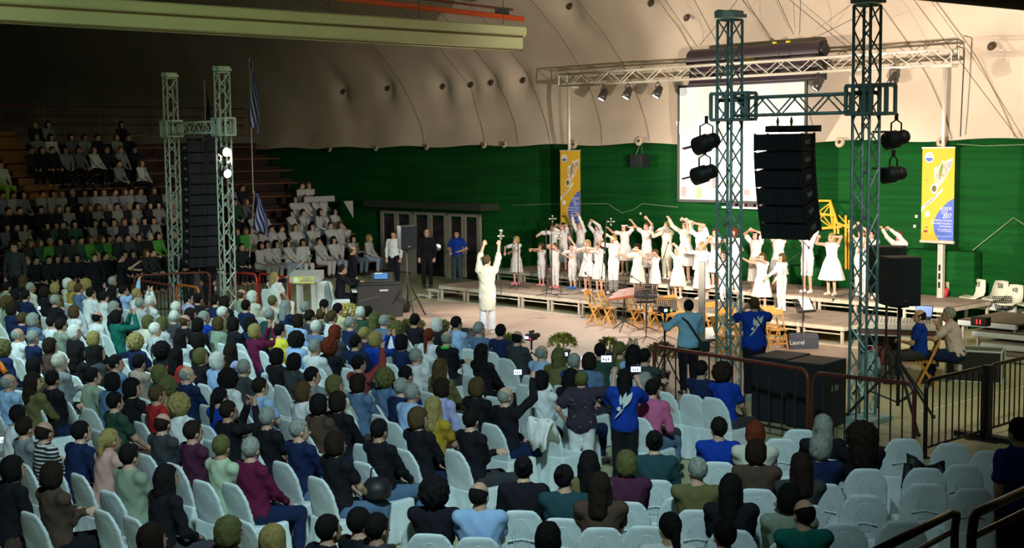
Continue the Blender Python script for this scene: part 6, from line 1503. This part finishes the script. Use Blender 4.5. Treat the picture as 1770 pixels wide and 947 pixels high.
# dark clothed singers with white collars in the middle and left, many on each tier
DK=[(.015,.015,.02),(.02,.02,.03),(.26,.27,.26),(.12,.13,.16),(.03,.10,.06),(.012,.012,.02)]
for k in range(0,5):
    xs=[x for x in range(8,272,17)]+[x for x in range(292,368,19)]+[x for x in (400,418)]
    for i,x in enumerate(xs):
        if rs.random()<.10: continue
        x2=x+rs.uniform(-4,4)+(k%2)*8
        hs,hc_=rs.choice([('l','k'),('l','d'),('s','k'),('s','d'),('w','k'),('s','g'),('l','n')])
        if k in(2,3) and 150<x<285: top=(.26,.26,.26) if i%2 else (.02,.02,.03)
        elif k in(0,) : top=rs.choice([(.015,.015,.02),(.02,.02,.03),(.02,.03,.03)])
        elif k==1: top=rs.choice([(.03,.10,.06),(.015,.015,.02),(.08,.3,.05),(.04,.05,.05)])
        elif k==4: top=rs.choice([(.26,.26,.3),(.3,.31,.32),(.16,.18,.24),(.02,.02,.03)])
        else: top=rs.choice(DK)
        tn='pale' if top[0]>.11 else 'green' if top[1]>.09 else 'dark'
        sit(k,x2,hs,hc_,top,(.015,.015,.02),'stand spectator in %s top on the %s, %s column from the left'%(tn,ordw[k],ordn(i) if i<15 else {15:'sixteenth',16:'seventeenth',17:'eighteenth',18:'nineteenth',19:'twentieth',20:'twenty-first',21:'twenty-second',22:'twenty-third'}.get(i,'last')),'dark audience on the grandstand')

if REST:
    Vs=[];Fs=[];Mi=[];mats=[];off=0
    for me,Mw,colr in REST:
        v,q=arr(me); Mn=np.array(Mw); Vs.append(v@Mn[:3,:3].T+Mn[:3,3]); Fs.append(q+off); off+=len(v)
        nm='crowd_colour_%d_%d_%d'%tuple(int(c*500) for c in colr)
        mt=M(nm,colr,.85)
        if mt not in mats: mats.append(mt)
        Mi.append(np.full(len(q),mats.index(mt)))
    me=np_mesh('seated_crowd',[(np.concatenate(Vs),np.concatenate(Fs),np.concatenate(Mi))],mats); o=link('seated_crowd',me)
    tag(o,'dim crowd of seated people filling the dark tiers of the grandstand','crowd'); o['kind']='stuff'
# men in black near the stand front
adult('bearded man in black raising his bare forearm at left before the stand',(212,545),0,(205,446),-80,hair='s',hc='k',top='black',bottom='black',sleeve='short',hands={'R':(224,452,.2),'L':(222,464,.25)},hints={'R':(0,0,-1),'L':(0,-.5,-1)})
adult('man in black standing left of the bearded man with raised arm',(168,545),0,(168,445),-150,hair='s',hc='d',top='black',bottom='black')
adult('dark dressed person standing left under the grandstand near a white badge',(30,545),0,(22,415),180,hair='s',hc='d',top='charcoal',bottom='black')
adult('man with folded arms in black jacket between the left towers',(327,530),0,(327,440),170,hair='s',hc='d',top='black',bottom='black',hands={'R':(322,462,.2),'L':(332,462,.2)})
adult('person in black near the flight case at the left tower',(362,532),0,(361,448),175,hair='s',hc='k',top='black',bottom='black')
